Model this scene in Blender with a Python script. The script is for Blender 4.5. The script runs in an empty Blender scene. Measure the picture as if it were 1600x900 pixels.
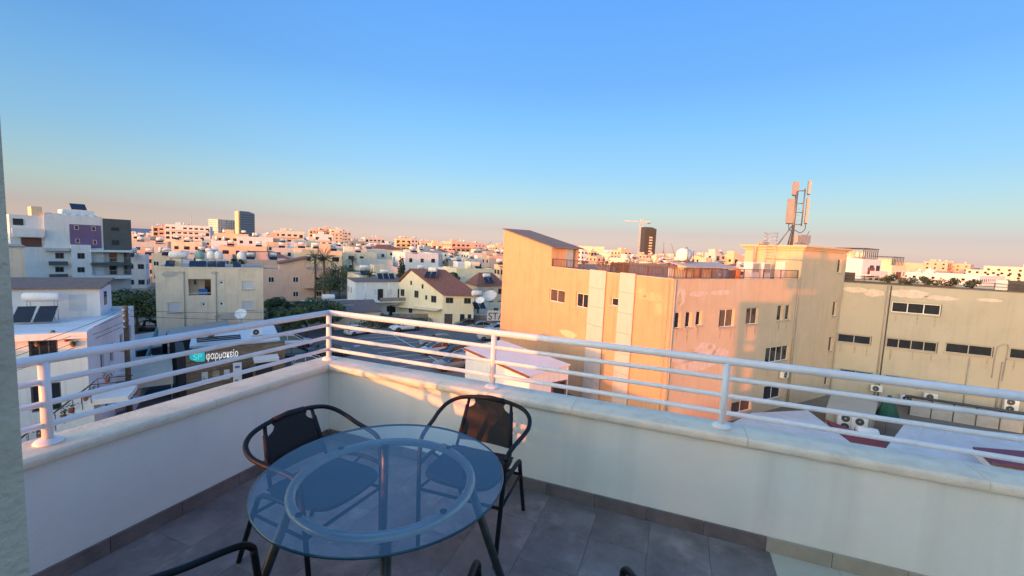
import bpy, math, random
from mathutils import Vector, Matrix
rnd = random.Random(7)
sc = bpy.context.scene
COL = sc.collection
rad = math.radians

# ------------------------------------------------------------------ camera
F_PX, PITCH, ROLL, EYE = 666.0, -0.0928, 0.0436, 1.56
ca, sa = math.cos(PITCH), math.sin(PITCH)
_f = Vector((0, ca, sa)); _r = Vector((1, 0, 0)); _u = _r.cross(_f)
cr, sr = math.cos(ROLL), math.sin(ROLL)
RIGHT = cr * _r + sr * _u; UP = -sr * _r + cr * _u; FWD = _f
cam_d = bpy.data.cameras.new('camera'); cam = bpy.data.objects.new('camera', cam_d)
COL.objects.link(cam)
M = Matrix((RIGHT, UP, -FWD)).transposed().to_4x4(); M.translation = Vector((0, 0, EYE))
cam.matrix_world = M
cam_d.sensor_width = 36.0; cam_d.lens = 36.0 * F_PX / 1600.0
cam_d.clip_start = 0.05; cam_d.clip_end = 20000
sc.camera = cam

# ------------------------------------------------------------------ light
SUN_EL, SUN_TRAVEL_AZ = rad(2.75), rad(37.3)      # azimuth from +Y towards +X the light travels to
sd = Vector((math.sin(SUN_TRAVEL_AZ) * math.cos(SUN_EL), math.cos(SUN_TRAVEL_AZ) * math.cos(SUN_EL), -math.sin(SUN_EL)))
sun_d = bpy.data.lights.new('sun', 'SUN'); sun = bpy.data.objects.new('sun', sun_d); COL.objects.link(sun)
sun_d.energy = 4.2; sun_d.angle = rad(0.55); sun_d.color = (1.0, 0.22, 0.05)
sun.rotation_euler = sd.to_track_quat('-Z', 'Y').to_euler(); sun.location = (-60, -40, 40)

w = bpy.data.worlds.new('World'); sc.world = w; w.use_nodes = True
nt = w.node_tree; nt.nodes.clear()
def wn(t, **k):
    n = nt.nodes.new(t)
    for a, b in k.items(): setattr(n, a, b)
    return n
out = wn('ShaderNodeOutputWorld'); bg = wn('ShaderNodeBackground'); nt.links.new(bg.outputs[0], out.inputs[0])
tc = wn('ShaderNodeTexCoord'); sep = wn('ShaderNodeSeparateXYZ'); nt.links.new(tc.outputs['Generated'], sep.inputs[0])
asn = wn('ShaderNodeMath', operation='ARCSINE'); nt.links.new(sep.outputs['Z'], asn.inputs[0])
mp = wn('ShaderNodeMapRange'); mp.inputs[1].default_value = rad(-6); mp.inputs[2].default_value = rad(54)
nt.links.new(asn.outputs[0], mp.inputs[0])
ramp = wn('ShaderNodeValToRGB'); nt.links.new(mp.outputs[0], ramp.inputs[0])
def lin(r, g, b):
    f = lambda c: (c / 255 / 12.92) if c / 255 <= 0.04045 else ((c / 255 + 0.055) / 1.055) ** 2.4
    return (f(r), f(g), f(b), 1)
SKY = [(-6, (150, 138, 150)), (-0.5, (210, 178, 174)), (0.6, (218, 192, 182)), (1.3, (219, 199, 186)), (2.6, (209, 198, 192)), (3.5, (203, 208, 202)), (4.9, (194, 217, 214)),
       (7.1, (176, 216, 231)), (10, (155, 208, 243)), (15.3, (131, 194, 248)), (20, (113, 177, 244)), (28, (100, 166, 244)), (54, (94, 158, 238))]
cr_ = ramp.color_ramp
while len(cr_.elements) < len(SKY): cr_.elements.new(0.5)
for e, (d, c) in zip(cr_.elements, SKY):
    e.position = (d + 6) / 60.0; e.color = lin(*c)
# western half of the twilight sky: the physical sky model with the low sun
sky = wn('ShaderNodeTexSky'); sky.sky_type = 'NISHITA'; sky.sun_disc = False
sky.sun_elevation = SUN_EL
sky.sun_rotation = math.atan2(-sd.x, -sd.y)
sky.air_density = 1.0; sky.dust_density = 1.0; sky.ozone_density = 1.5
scl = wn('ShaderNodeVectorMath', operation='SCALE'); scl.inputs['Scale'].default_value = 1.25
nt.links.new(sky.outputs[0], scl.inputs[0])
dot = wn('ShaderNodeVectorMath', operation='DOT_PRODUCT'); nt.links.new(tc.outputs['Generated'], dot.inputs[0])
dot.inputs[1].default_value = (-math.sin(SUN_TRAVEL_AZ), -math.cos(SUN_TRAVEL_AZ), 0)
mw = wn('ShaderNodeMapRange', interpolation_type='SMOOTHSTEP'); mw.inputs[1].default_value = -0.03; mw.inputs[2].default_value = 0.5
nt.links.new(dot.outputs['Value'], mw.inputs[0])
mx = wn('ShaderNodeMix', data_type='RGBA'); nt.links.new(mw.outputs[0], mx.inputs[0])
# the clear sky is a little dimmer at right angles to the sun
cxy = wn('ShaderNodeCombineXYZ'); nt.links.new(sep.outputs['X'], cxy.inputs[0]); nt.links.new(sep.outputs['Y'], cxy.inputs[1])
lxy = wn('ShaderNodeVectorMath', operation='LENGTH'); nt.links.new(cxy.outputs[0], lxy.inputs[0])
lmax = wn('ShaderNodeMath', operation='MAXIMUM'); nt.links.new(lxy.outputs['Value'], lmax.inputs[0]); lmax.inputs[1].default_value = 0.3
caz = wn('ShaderNodeMath', operation='DIVIDE'); nt.links.new(dot.outputs['Value'], caz.inputs[0]); nt.links.new(lmax.outputs[0], caz.inputs[1])
dim = wn('ShaderNodeMapRange', interpolation_type='SMOOTHSTEP'); nt.links.new(caz.outputs[0], dim.inputs[0])
dim.inputs[1].default_value = -0.72; dim.inputs[2].default_value = 0.05; dim.inputs[3].default_value = 1.0; dim.inputs[4].default_value = 0.76
rsc = wn('ShaderNodeVectorMath', operation='SCALE'); nt.links.new(ramp.outputs[0], rsc.inputs[0]); nt.links.new(dim.outputs[0], rsc.inputs['Scale'])
nt.links.new(rsc.outputs[0], mx.inputs[6]); nt.links.new(scl.outputs[0], mx.inputs[7])
nt.links.new(mx.outputs[2], bg.inputs[0]); bg.inputs[1].default_value = 0.75
vs = sc.view_settings; vs.view_transform = 'Standard'; vs.look = 'None'; vs.exposure = 0.55; vs.gamma = 1.0
sc.cycles.max_bounces = 8; sc.cycles.transparent_max_bounces = 12

# ------------------------------------------------------------------ picture measuring: a pixel of the photograph becomes a point of the place
def ray(px, py): return (px - 800) / F_PX * RIGHT - (py - 450) / F_PX * UP + FWD
def gz(px, py, z):
    d = ray(px, py); t = (z - EYE) / d.z; return Vector((d.x * t, d.y * t, z))
def gy(px, py, Y):
    d = ray(px, py); t = Y / d.y; return Vector((d.x * t, Y, EYE + d.z * t))
def gpl(px, py, P, N):
    d = ray(px, py); o = Vector((0, 0, EYE)); t = (P - o).dot(N) / d.dot(N); return o + d * t
def topx(P):
    q = Vector(P) - Vector((0, 0, EYE)); z = q.dot(FWD); return (800 + F_PX * q.dot(RIGHT) / z, 450 - F_PX * q.dot(UP) / z)
def hor(px): return 353.1 + 0.04363 * px

# ------------------------------------------------------------------ materials
MATS = {}
def mat(name, color, rough=0.8, var=0.12, scale=2.0, bump=0.0, bscale=40.0, metal=0.0, spec=0.5, streak=0.0, objvar=0.0,
        emit=0.0, stain=None, stain_amt=0.0, stain_scale=0.6, coat=0.0, pcoord=False):
    if name in MATS: return MATS[name]
    m = bpy.data.materials.new(name); m.use_nodes = True; n = m.node_tree.nodes; l = m.node_tree.links
    b = n['Principled BSDF']; b.inputs['Roughness'].default_value = rough; b.inputs['Metallic'].default_value = metal
    b.inputs['Specular IOR Level'].default_value = spec
    if coat: b.inputs['Coat Weight'].default_value = coat; b.inputs['Coat Roughness'].default_value = 0.05
    c = tuple(color) + (1,)
    tcn = n.new('ShaderNodeTexCoord'); oi = n.new('ShaderNodeObjectInfo')
    sh = n.new('ShaderNodeVectorMath'); sh.operation = 'MULTIPLY_ADD'
    cmb = n.new('ShaderNodeCombineXYZ')
    for i in range(3): l.new(oi.outputs['Random'], cmb.inputs[i])
    l.new(cmb.outputs[0], sh.inputs[0]); sh.inputs[1].default_value = (37.0, 19.0, 53.0); l.new(tcn.outputs['Object'], sh.inputs[2])
    no = n.new('ShaderNodeTexNoise'); no.inputs['Scale'].default_value = scale; no.inputs['Detail'].default_value = 6; no.inputs['Roughness'].default_value = 0.65
    l.new(sh.outputs[0], no.inputs['Vector'])
    mr = n.new('ShaderNodeMapRange'); mr.inputs[1].default_value = 0.3; mr.inputs[2].default_value = 0.7; mr.inputs[3].default_value = 1 - var; mr.inputs[4].default_value = 1 + var
    l.new(no.outputs['Fac'], mr.inputs[0])
    val = mr.outputs[0]
    def mul(a, bsock):
        q = n.new('ShaderNodeMath'); q.operation = 'MULTIPLY'; l.new(a, q.inputs[0]); l.new(bsock, q.inputs[1]); return q.outputs[0]
    if objvar:
        m2 = n.new('ShaderNodeMapRange'); m2.inputs[3].default_value = 1 - objvar; m2.inputs[4].default_value = 1 + objvar
        l.new(oi.outputs['Random'], m2.inputs[0]); val = mul(val, m2.outputs[0])
    if streak:
        mpn = n.new('ShaderNodeMapping'); mpn.inputs['Scale'].default_value = (1.6, 1.6, 0.09); l.new(sh.outputs[0], mpn.inputs['Vector'])
        n2 = n.new('ShaderNodeTexNoise'); n2.inputs['Scale'].default_value = 2.2; n2.inputs['Detail'].default_value = 5; l.new(mpn.outputs[0], n2.inputs['Vector'])
        m3 = n.new('ShaderNodeMapRange'); m3.inputs[1].default_value = 0.52; m3.inputs[2].default_value = 0.75; m3.inputs[3].default_value = 1.0; m3.inputs[4].default_value = 1 - streak
        l.new(n2.outputs['Fac'], m3.inputs[0]); val = mul(val, m3.outputs[0])
    vm = n.new('ShaderNodeVectorMath'); vm.operation = 'SCALE'; l.new(val, vm.inputs['Scale'])
    if stain:
        n4 = n.new('ShaderNodeTexNoise'); n4.inputs['Scale'].default_value = stain_scale; n4.inputs['Detail'].default_value = 8; n4.inputs['Roughness'].default_value = 0.7
        l.new(sh.outputs[0], n4.inputs['Vector'])
        m4 = n.new('ShaderNodeMapRange'); m4.inputs[1].default_value = 0.52; m4.inputs[2].default_value = 0.66; m4.inputs[4].default_value = stain_amt
        l.new(n4.outputs['Fac'], m4.inputs[0])
        mxn = n.new('ShaderNodeMix'); mxn.data_type = 'RGBA'; l.new(m4.outputs[0], mxn.inputs[0]); mxn.inputs[6].default_value = c; mxn.inputs[7].default_value = tuple(stain) + (1,)
        l.new(mxn.outputs[2], vm.inputs[0])
    else: vm.inputs[0].default_value = color
    l.new(vm.outputs[0], b.inputs['Base Color'])
    if bump:
        n3 = n.new('ShaderNodeTexNoise'); n3.inputs['Scale'].default_value = bscale; n3.inputs['Detail'].default_value = 4; l.new(sh.outputs[0], n3.inputs['Vector'])
        bp = n.new('ShaderNodeBump'); bp.inputs['Strength'].default_value = bump; bp.inputs['Distance'].default_value = 0.01
        l.new(n3.outputs['Fac'], bp.inputs['Height']); l.new(bp.outputs[0], b.inputs['Normal'])
    if emit:
        l.new(vm.outputs[0], b.inputs['Emission Color']); b.inputs['Emission Strength'].default_value = emit
    MATS[name] = m; return m

def glass_mat(name, tint, ior, rough=0.0):
    m = bpy.data.materials.new(name); m.use_nodes = True; n = m.node_tree.nodes; l = m.node_tree.links; n.clear()
    o = n.new('ShaderNodeOutputMaterial'); t = n.new('ShaderNodeBsdfTransparent'); g = n.new('ShaderNodeBsdfGlossy'); f = n.new('ShaderNodeFresnel'); x = n.new('ShaderNodeMixShader')
    t.inputs[0].default_value = tuple(tint) + (1,); g.inputs['Roughness'].default_value = rough; f.inputs[0].default_value = ior
    l.new(f.outputs[0], x.inputs[0]); l.new(t.outputs[0], x.inputs[1]); l.new(g.outputs[0], x.inputs[2]); l.new(x.outputs[0], o.inputs[0])
    MATS[name] = m; return m

def mesh_fabric(name, color, alpha):
    m = mat(name, color, rough=0.75, var=0.15, scale=60, spec=0.3); m2 = m.node_tree; n = m2.nodes; l = m2.links
    b = n['Principled BSDF']; o = n['Material Output']; t = n.new('ShaderNodeBsdfTransparent'); x = n.new('ShaderNodeMixShader')
    x.inputs[0].default_value = alpha; l.new(t.outputs[0], x.inputs[1]); l.new(b.outputs[0], x.inputs[2]); l.new(x.outputs[0], o.inputs[0]); return m

# ------------------------------------------------------------------ mesh building
class MB:
    def __init__(s): s.v = []; s.f = []; s.m = []; s.s = []
    def add(s, vs, fs, m=0, smooth=False):
        k = len(s.v); s.v += [tuple(p) for p in vs]
        for f in fs: s.f.append([i + k for i in f]); s.m.append(m); s.s.append(smooth)
        return s
    def bx(s, x0, x1, y0, y1, z0, z1, m=0):
        v = [(x0, y0, z0), (x1, y0, z0), (x1, y1, z0), (x0, y1, z0), (x0, y0, z1), (x1, y0, z1), (x1, y1, z1), (x0, y1, z1)]
        return s.add(v, [(0, 3, 2, 1), (4, 5, 6, 7), (0, 1, 5, 4), (1, 2, 6, 5), (2, 3, 7, 6), (3, 0, 4, 7)], m)
    def obx(s, c, ex, ey, ez, m=0):           # oriented box: centre, three half-axis vectors
        c = Vector(c); ex = Vector(ex); ey = Vector(ey); ez = Vector(ez)
        v = [c + a * ex + b * ey + d * ez for d in (-1, 1) for a, b in ((-1, -1), (1, -1), (1, 1), (-1, 1))]
        return s.add(v, [(0, 3, 2, 1), (4, 5, 6, 7), (0, 1, 5, 4), (1, 2, 6, 5), (2, 3, 7, 6), (3, 0, 4, 7)], m)
    def prism(s, poly, z0, z1, m=0):
        n = len(poly); v = [(x, y, z0) for x, y in poly] + [(x, y, z1) for x, y in poly]
        return s.add(v, [tuple(range(n - 1, -1, -1)), tuple(range(n, 2 * n))] + [(i, (i + 1) % n, n + (i + 1) % n, n + i) for i in range(n)], m)
    def prism_y(s, poly, y0, y1, m=0):        # polygon in x,z extruded along y
        n = len(poly); v = [(x, y0, z) for x, z in poly] + [(x, y1, z) for x, z in poly]
        return s.add(v, [tuple(range(n)), tuple(range(2 * n - 1, n - 1, -1))] + [((i + 1) % n, i, n + i, n + (i + 1) % n) for i in range(n)], m)
    def prism_x(s, poly, x0, x1, m=0):        # polygon in y,z extruded along x
        n = len(poly); v = [(x0, y, z) for y, z in poly] + [(x1, y, z) for y, z in poly]
        return s.add(v, [tuple(range(n - 1, -1, -1)), tuple(range(n, 2 * n))] + [(i, (i + 1) % n, n + (i + 1) % n, n + i) for i in range(n)], m)
    def tube(s, pts, r, n=8, m=0, closed=False, rr=None):
        pts = [Vector(p) for p in pts]; N = len(pts); vs = []; fs = []
        prev = None
        for i, p in enumerate(pts):
            a = pts[(i - 1) % N] if (closed or i > 0) else p; b = pts[(i + 1) % N] if (closed or i < N - 1) else p
            t = (b - a)
            t = t.normalized() if t.length > 1e-9 else Vector((0, 0, 1))
            if prev is None:
                q = Vector((0, 0, 1)) if abs(t.z) < 0.9 else Vector((1, 0, 0)); u = t.cross(q).normalized()
            else:
                u = prev - t * prev.dot(t); u = u.normalized() if u.length > 1e-6 else t.cross(Vector((1, 0, 0))).normalized()
            prev = u; v = t.cross(u); ri = rr[i] if rr else r
            for k in range(n):
                a_ = 2 * math.pi * k / n; vs.append(p + ri * (math.cos(a_) * u + math.sin(a_) * v))
        L = N if closed else N - 1
        for i in range(L):
            j = (i + 1) % N
            for k in range(n): fs.append((i * n + k, i * n + (k + 1) % n, j * n + (k + 1) % n, j * n + k))
        s.add(vs, fs, m, True)
        if not closed:
            k0 = len(s.v) - N * n
            s.f.append([k0 + k for k in range(n - 1, -1, -1)]); s.m.append(m); s.s.append(False)
            s.f.append([k0 + (N - 1) * n + k for k in range(n)]); s.m.append(m); s.s.append(False)
        return s
    def lathe(s, prof, c=(0, 0, 0), n=16, m=0, axis='z', smooth=True, cap=True):
        vs = []; fs = []
        for r, z in prof:
            for k in range(n):
                a = 2 * math.pi * k / n; x, y = r * math.cos(a), r * math.sin(a)
                vs.append((c[0] + x, c[1] + y, c[2] + z) if axis == 'z' else ((c[0] + z, c[1] + x, c[2] + y) if axis == 'x' else (c[0] + y, c[1] + z, c[2] + x)))
        for i in range(len(prof) - 1):
            for k in range(n): fs.append((i * n + k, i * n + (k + 1) % n, (i + 1) * n + (k + 1) % n, (i + 1) * n + k))
        s.add(vs, fs, m, smooth)
        k0 = len(s.v) - len(prof) * n
        if not cap: return s
        if prof[0][0] > 1e-6: s.f.append([k0 + k for k in range(n - 1, -1, -1)]); s.m.append(m); s.s.append(False)
        if prof[-1][0] > 1e-6: s.f.append([k0 + (len(prof) - 1) * n + k for k in range(n)]); s.m.append(m); s.s.append(False)
        return s
    def mesh(s, name, mats):
        me = bpy.data.meshes.new(name); me.from_pydata(s.v, [], s.f)
        for m in (mats if isinstance(mats, (list, tuple)) else [mats]): me.materials.append(m)
        me.polygons.foreach_set('material_index', s.m); me.polygons.foreach_set('use_smooth', s.s); me.update(); return me
    def build(s, name, mats, parent=None, loc=(0, 0, 0), rz=0.0):
        return obj(name, s.mesh(name, mats), parent, loc, rz)

def obj(name, me, parent=None, loc=(0, 0, 0), rz=0.0):
    o = bpy.data.objects.new(name, me); COL.objects.link(o); o.location = loc; o.rotation_euler = (0, 0, rz)
    if parent: o.parent = parent
    return o
def tag(o, label=None, cat=None, group=None, kind=None):
    if label: o['label'] = label
    if cat: o['category'] = cat
    if group: o['group'] = group
    if kind: o['kind'] = kind
    return o
def thing(name, label, cat, loc=(0, 0, 0), rz=0.0, group=None):
    return tag(obj(name, None, None, loc, rz), label, cat, group)
KIDS = {}
def copy_tree(o, parent=None):
    c = o.copy(); COL.objects.link(c)
    if parent: c.parent = parent
    for ch in list(o.children): copy_tree(ch, c)
    return c
def spline(pts, n=6, closed=False):
    P = [Vector(p) for p in pts]; N = len(P); res = []
    for i in range(N if closed else N - 1):
        g = lambda k: P[k % N] if closed else P[max(0, min(N - 1, k))]
        a, b, c, d = g(i - 1), g(i), g(i + 1), g(i + 2)
        for j in range(n):
            t = j / n
            res.append(0.5 * ((2 * b) + (c - a) * t + (2 * a - 5 * b + 4 * c - d) * t * t + (3 * b - a - 3 * c + d) * t ** 3))
    if not closed: res.append(P[-1])
    return res
# a wall panel with openings: local x along, z up, outside at y=0, thickness to +y
def panel(mb, w_, z0, z1, openings, depth=0.2, m=0, O=(0, 0), U=(1, 0), thick=None):
    xs = sorted({0, w_} | {a for o in openings for a in (o[0], o[2])}); zs = sorted({z0, z1} | {a for o in openings for a in (o[1], o[3])})
    nx, ny = -U[1], U[0]                        # inward
    P = lambda x, y, z: (O[0] + U[0] * x + nx * y, O[1] + U[1] * x + ny * y, z)
    for i in range(len(xs) - 1):
        for j in range(len(zs) - 1):
            cx, cz = (xs[i] + xs[i + 1]) / 2, (zs[j] + zs[j + 1]) / 2
            if any(o[0] < cx < o[2] and o[1] < cz < o[3] for o in openings): continue
            mb.add([P(xs[i], 0, zs[j]), P(xs[i + 1], 0, zs[j]), P(xs[i + 1], 0, zs[j + 1]), P(xs[i], 0, zs[j + 1])], [(0, 1, 2, 3)], m)
    for a, b, c, d in openings:
        mb.add([P(a, 0, b), P(c, 0, b), P(c, 0, d), P(a, 0, d), P(a, depth, b), P(c, depth, b), P(c, depth, d), P(a, depth, d)],
               [(0, 4, 5, 1), (1, 5, 6, 2), (2, 6, 7, 3), (3, 7, 4, 0), (4, 7, 6, 5)], m)
    return mb

WIN = {}
def window_mesh(w_, h, panes, fm, gm, fr=0.06, proud=0.03):
    key = (round(w_, 2), round(h, 2), panes, fm.name, gm.name, fr, proud)
    if key not in WIN:
        a = MB(); t = proud
        a.bx(0, w_, -t, 0.02, 0, fr).bx(0, w_, -t, 0.02, h - fr, h).bx(0, fr, -t, 0.02, fr, h - fr).bx(w_ - fr, w_, -t, 0.02, fr, h - fr)
        for k in range(1, panes):
            x = w_ * k / panes; a.bx(x - fr / 2, x + fr / 2, -t, 0.02, fr, h - fr)
        b = MB(); b.bx(fr, w_ - fr, -t * 0.3, 0.01, fr, h - fr)
        WIN[key] = (a.mesh('window', fm), b.mesh('pane', gm))
    return WIN[key]
def put_window(parent, O, U, x, y, z, w_, h, panes, fm, gm, sill=None, fr=0.06, name='window', proud=0.03):
    a, b = window_mesh(w_, h, panes, fm, gm, fr, proud)
    rz = math.atan2(U[1], U[0]); nx, ny = -U[1], U[0]
    o = obj(name, a, parent, (O[0] + U[0] * x + nx * y, O[1] + U[1] * x + ny * y, z), rz); obj('pane', b, o)
    if sill:
        key = ('sill', round(w_, 2), round(y, 2))
        if key not in WIN: WIN[key] = MB().bx(-0.12, w_ + 0.12, -y - 0.1, -proud - 0.005, -0.1, -0.004).mesh('sill', sill)
        obj('sill', WIN[key], o)
    return o
# ------------------------------------------------------------------ terrace (frame: x along the right-hand parapet, y away from the viewer along the left-hand one, origin at the corner post)
PSI = 0.3663
TC = Vector((-1.4508, 3.3624, 0)); TRZ = -PSI
def T(r, l, z=0.0): return TC + Vector((math.cos(PSI), -math.sin(PSI), 0)) * r + Vector((-math.sin(PSI), -math.cos(PSI), 0)) * l + Vector((0, 0, z))
ZG = -12.4
m_render = mat('terrace_render', (0.90, 0.84, 0.71), rough=0.9, var=0.05, scale=1.3, bump=0.25, bscale=180, streak=0.18, stain=(0.80, 0.74, 0.61), stain_amt=0.35, stain_scale=0.8)
m_render2 = mat('terrace_render_white', (0.91, 0.86, 0.77), rough=0.9, var=0.05, scale=1.3, bump=0.25, bscale=180, streak=0.14, stain=(0.8, 0.77, 0.72), stain_amt=0.3, stain_scale=0.8)
m_coping = mat('travertine', (0.88, 0.74, 0.56), rough=0.8, var=0.16, scale=9, bump=0.35, bscale=60, objvar=0.07, stain=(0.70, 0.58, 0.43), stain_amt=0.35, stain_scale=9)
m_tile = mat('floor_tile', (0.205, 0.172, 0.16), rough=0.62, var=0.38, scale=3.5, bump=0.15, bscale=50, objvar=0.03, stain=(0.34, 0.28, 0.25), stain_amt=0.9, stain_scale=2.6)
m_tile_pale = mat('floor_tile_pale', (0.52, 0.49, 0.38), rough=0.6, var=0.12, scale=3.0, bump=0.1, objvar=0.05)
m_grout = mat('grout', (0.15, 0.125, 0.115), rough=0.95, var=0.15, scale=20)
m_skirt = mat('skirting_grey', (0.19, 0.15, 0.135), rough=0.6, var=0.3, scale=6, objvar=0.12)
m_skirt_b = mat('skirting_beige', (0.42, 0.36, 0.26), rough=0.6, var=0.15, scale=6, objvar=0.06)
m_white = mat('white_rail_paint', (0.80, 0.80, 0.80), rough=0.38, var=0.05, scale=9, bump=0.05, bscale=30, stain=(0.6, 0.58, 0.54), stain_amt=0.35, stain_scale=6)
m_concrete = mat('rough_concrete', (0.62, 0.51, 0.37), rough=0.95, var=0.16, scale=4, bump=0.8, bscale=55, stain=(0.40, 0.37, 0.31), stain_amt=0.6, stain_scale=1.6)
m_black = mat('black_tube_paint', (0.008, 0.009, 0.011), rough=0.5, var=0.15, scale=15, spec=0.3)
m_fabric = mesh_fabric('black_mesh_fabric', (0.018, 0.019, 0.022), 0.86)
m_seatf = mesh_fabric('seat_mesh_fabric', (0.018, 0.020, 0.026), 0.95)
m_steel = mat('dark_brushed_steel', (0.075, 0.07, 0.063), rough=0.42, var=0.2, scale=30, metal=0.6)
m_ring = mat('grey_ring_paint', (0.74, 0.78, 0.74), rough=0.35, var=0.08, scale=12, metal=0.3)
g_table = glass_mat('tinted_table_glass', (0.76, 0.91, 0.96), 2.15)
g_edge = mat('glass_edge', (0.015, 0.07, 0.10), rough=0.1, var=0.05)
m_rubber = mat('rubber_foot', (0.012, 0.012, 0.012), rough=0.7)

# floor with separate tiles
fl = tag(MB().bx(-0.1, 7.0, -3.75, 0.1, -0.25, -0.012).build('terrace_floor', m_grout, None, TC, TRZ), 'dark grey tiled terrace floor under the glass table', None, None, 'structure')
TILE = {}
def tile_mesh(a, b, m):
    k = (round(a, 3), round(b, 3), m.name)
    if k not in TILE:
        g = 0.0007; c = 0.0006; z = 0.0
        t = MB(); t.prism([(g, g), (a - g, g), (a - g, b - g), (g, b - g)], -0.011, z - c, 0)
        t.add([(g, g, z - c), (a - g, g, z - c), (a - g, b - g, z - c), (g, b - g, z - c), (g + c, g + c, z), (a - g - c, g + c, z), (a - g - c, b - g - c, z), (g + c, b - g - c, z)],
              [(4, 5, 6, 7), (0, 1, 5, 4), (1, 2, 6, 5), (2, 3, 7, 6), (3, 0, 4, 7)])
        TILE[k] = t.mesh('tile', m)
    return TILE[k]
x = 0.09; i = 0
edges = [0.085] + [0.39 + 0.305 * k for k in range(0, 22)]
for i in range(len(edges) - 1):
    x0, x1 = edges[i], edges[i + 1]; y = -0.085; first = True
    while y > -3.7:
        d = 0.305 if (first and i % 2) else 0.61; first = False
        pale = x0 > 3.1 and y > -0.62 and x0 < 4.2
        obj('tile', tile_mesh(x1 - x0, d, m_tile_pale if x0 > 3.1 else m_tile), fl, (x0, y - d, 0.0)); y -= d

# parapets: wall body, stone coping slabs, skirting tiles
prof = [(-0.104, 0.555), (0.104, 0.555), (0.113, 0.561), (0.116, 0.574), (0.116, 0.588), (0.112, 0.598), (0.102, 0.604), (0.0, 0.606), (-0.102, 0.604), (-0.112, 0.598), (-0.116, 0.586), (-0.113, 0.561)]
def coping(parent, a, b, mitre, left):
    t = MB(); n = len(prof); vs = []
    for end in (0, 1):
        for l, z in prof:
            s_ = (a + 0.0012 if end == 0 else b - 0.0012)
            if end == 0 and mitre: s_ = l + 0.0012
            vs.append((s_, -l, z) if not left else (l, -s_, z))
    fs = [(i, (i + 1) % n, n + (i + 1) % n, n + i) for i in range(n)]
    caps = [tuple(range(n - 1, -1, -1)), tuple(range(n, 2 * n))]
    if not left: fs = [tuple(reversed(f)) for f in fs]; caps = [tuple(reversed(f)) for f in caps]
    t.add(vs, caps + fs, 0)
    o = t.build('coping_slab', m_coping, parent); return o
pr = thing('parapet_wall', 'low cream parapet running along the right with a stone coping, its inner face partly sunlit', 'wall', TC, TRZ)
MB().bx(-0.085, 7.0, -0.085, 0.085, -0.4, 0.5545).build('wall_body', m_render, pr)
js = [-0.116, 1.074, 2.02, 2.98, 3.95, 4.9, 5.9, 6.9]
for k in range(len(js) - 1): coping(pr, js[k], js[k + 1], k == 0, False)
sk = [0.1, 0.37, 0.675, 0.98, 1.285, 1.59, 1.89, 2.195, 2.498, 2.806, 3.113, 3.41, 3.715, 4.02, 4.325, 4.63, 5.0]
for k in range(len(sk) - 1):
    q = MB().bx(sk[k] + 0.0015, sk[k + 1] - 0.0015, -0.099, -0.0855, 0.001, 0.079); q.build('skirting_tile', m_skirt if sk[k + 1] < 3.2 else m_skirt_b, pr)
pl_ = thing('parapet_wall', 'low white parapet running back to the left behind the first black chair', 'wall', TC, TRZ)
MB().bx(-0.0848, 0.0852, -6.4, -0.086, -0.4, 0.5545).build('wall_body', m_render2, pl_)
js = [-0.116, 0.98, 1.95, 2.9, 3.88, 4.9, 5.9, 6.4]
for k in range(len(js) - 1): coping(pl_, js[k], js[k + 1], k == 0, True)
sk = [0.1, 0.18, 0.51, 0.837, 1.165, 1.49, 1.82, 2.15, 2.5, 2.9, 3.3]
for k in range(len(sk) - 1):
    MB().bx(0.0857, 0.099, -sk[k + 1] + 0.0015, -sk[k] - 0.0015, 0.001, 0.079).build('skirting_tile', m_skirt, pl_)

# railing: one welded piece
rl = thing('railing', 'white tubular railing with one thick top rail and three thinner rails on the stone coping', 'railing', TC, TRZ)
POST_R = [0.0, 1.44, 2.86, 4.32, 5.7, 6.9]; POST_L = [1.647, 3.39, 4.9, 6.3]
MB().tube([(0, -6.38, 0.986), (0, -0.0, 0.986)], 0.0215, 14).tube([(0, 0, 0.986), (6.95, 0, 0.986)], 0.0215, 14).lathe([(0.0, -0.0215), (0.012, -0.018), (0.0215, 0.0), (0.012, 0.018), (0.0, 0.0215)], (0, 0, 0.986), 14).build('top_rail', m_white, rl)
for z in (0.690, 0.788, 0.887):
    MB().tube([(0, -6.38, z), (0, 0, z)], 0.0135, 10).build('rail', m_white, rl); MB().tube([(0, 0, z), (6.95, 0, z)], 0.0135, 10).build('rail', m_white, rl)
pm = MB().tube([(0, 0, 0.607), (0, 0, 0.975)], 0.0195, 16).mesh('post', m_white)
fm_ = MB().lathe([(0.050, 0.6065), (0.050, 0.612), (0.045, 0.620), (0.030, 0.626), (0.0215, 0.629)], n=20).mesh('base_flange', m_white)
for p in [(r, 0) for r in POST_R] + [(0, -l) for l in POST_L]:
    q = obj('post', pm, rl, (p[0], p[1], 0)); obj('base_flange', fm_, q)

pil = tag(MB().bx(1.11, 1.31, -3.0, -2.185, 0.0, 5.2).build('pillar', m_concrete, None, TC, TRZ), 'rough grey rendered pillar at the left edge of the terrace', 'pillar')

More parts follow.
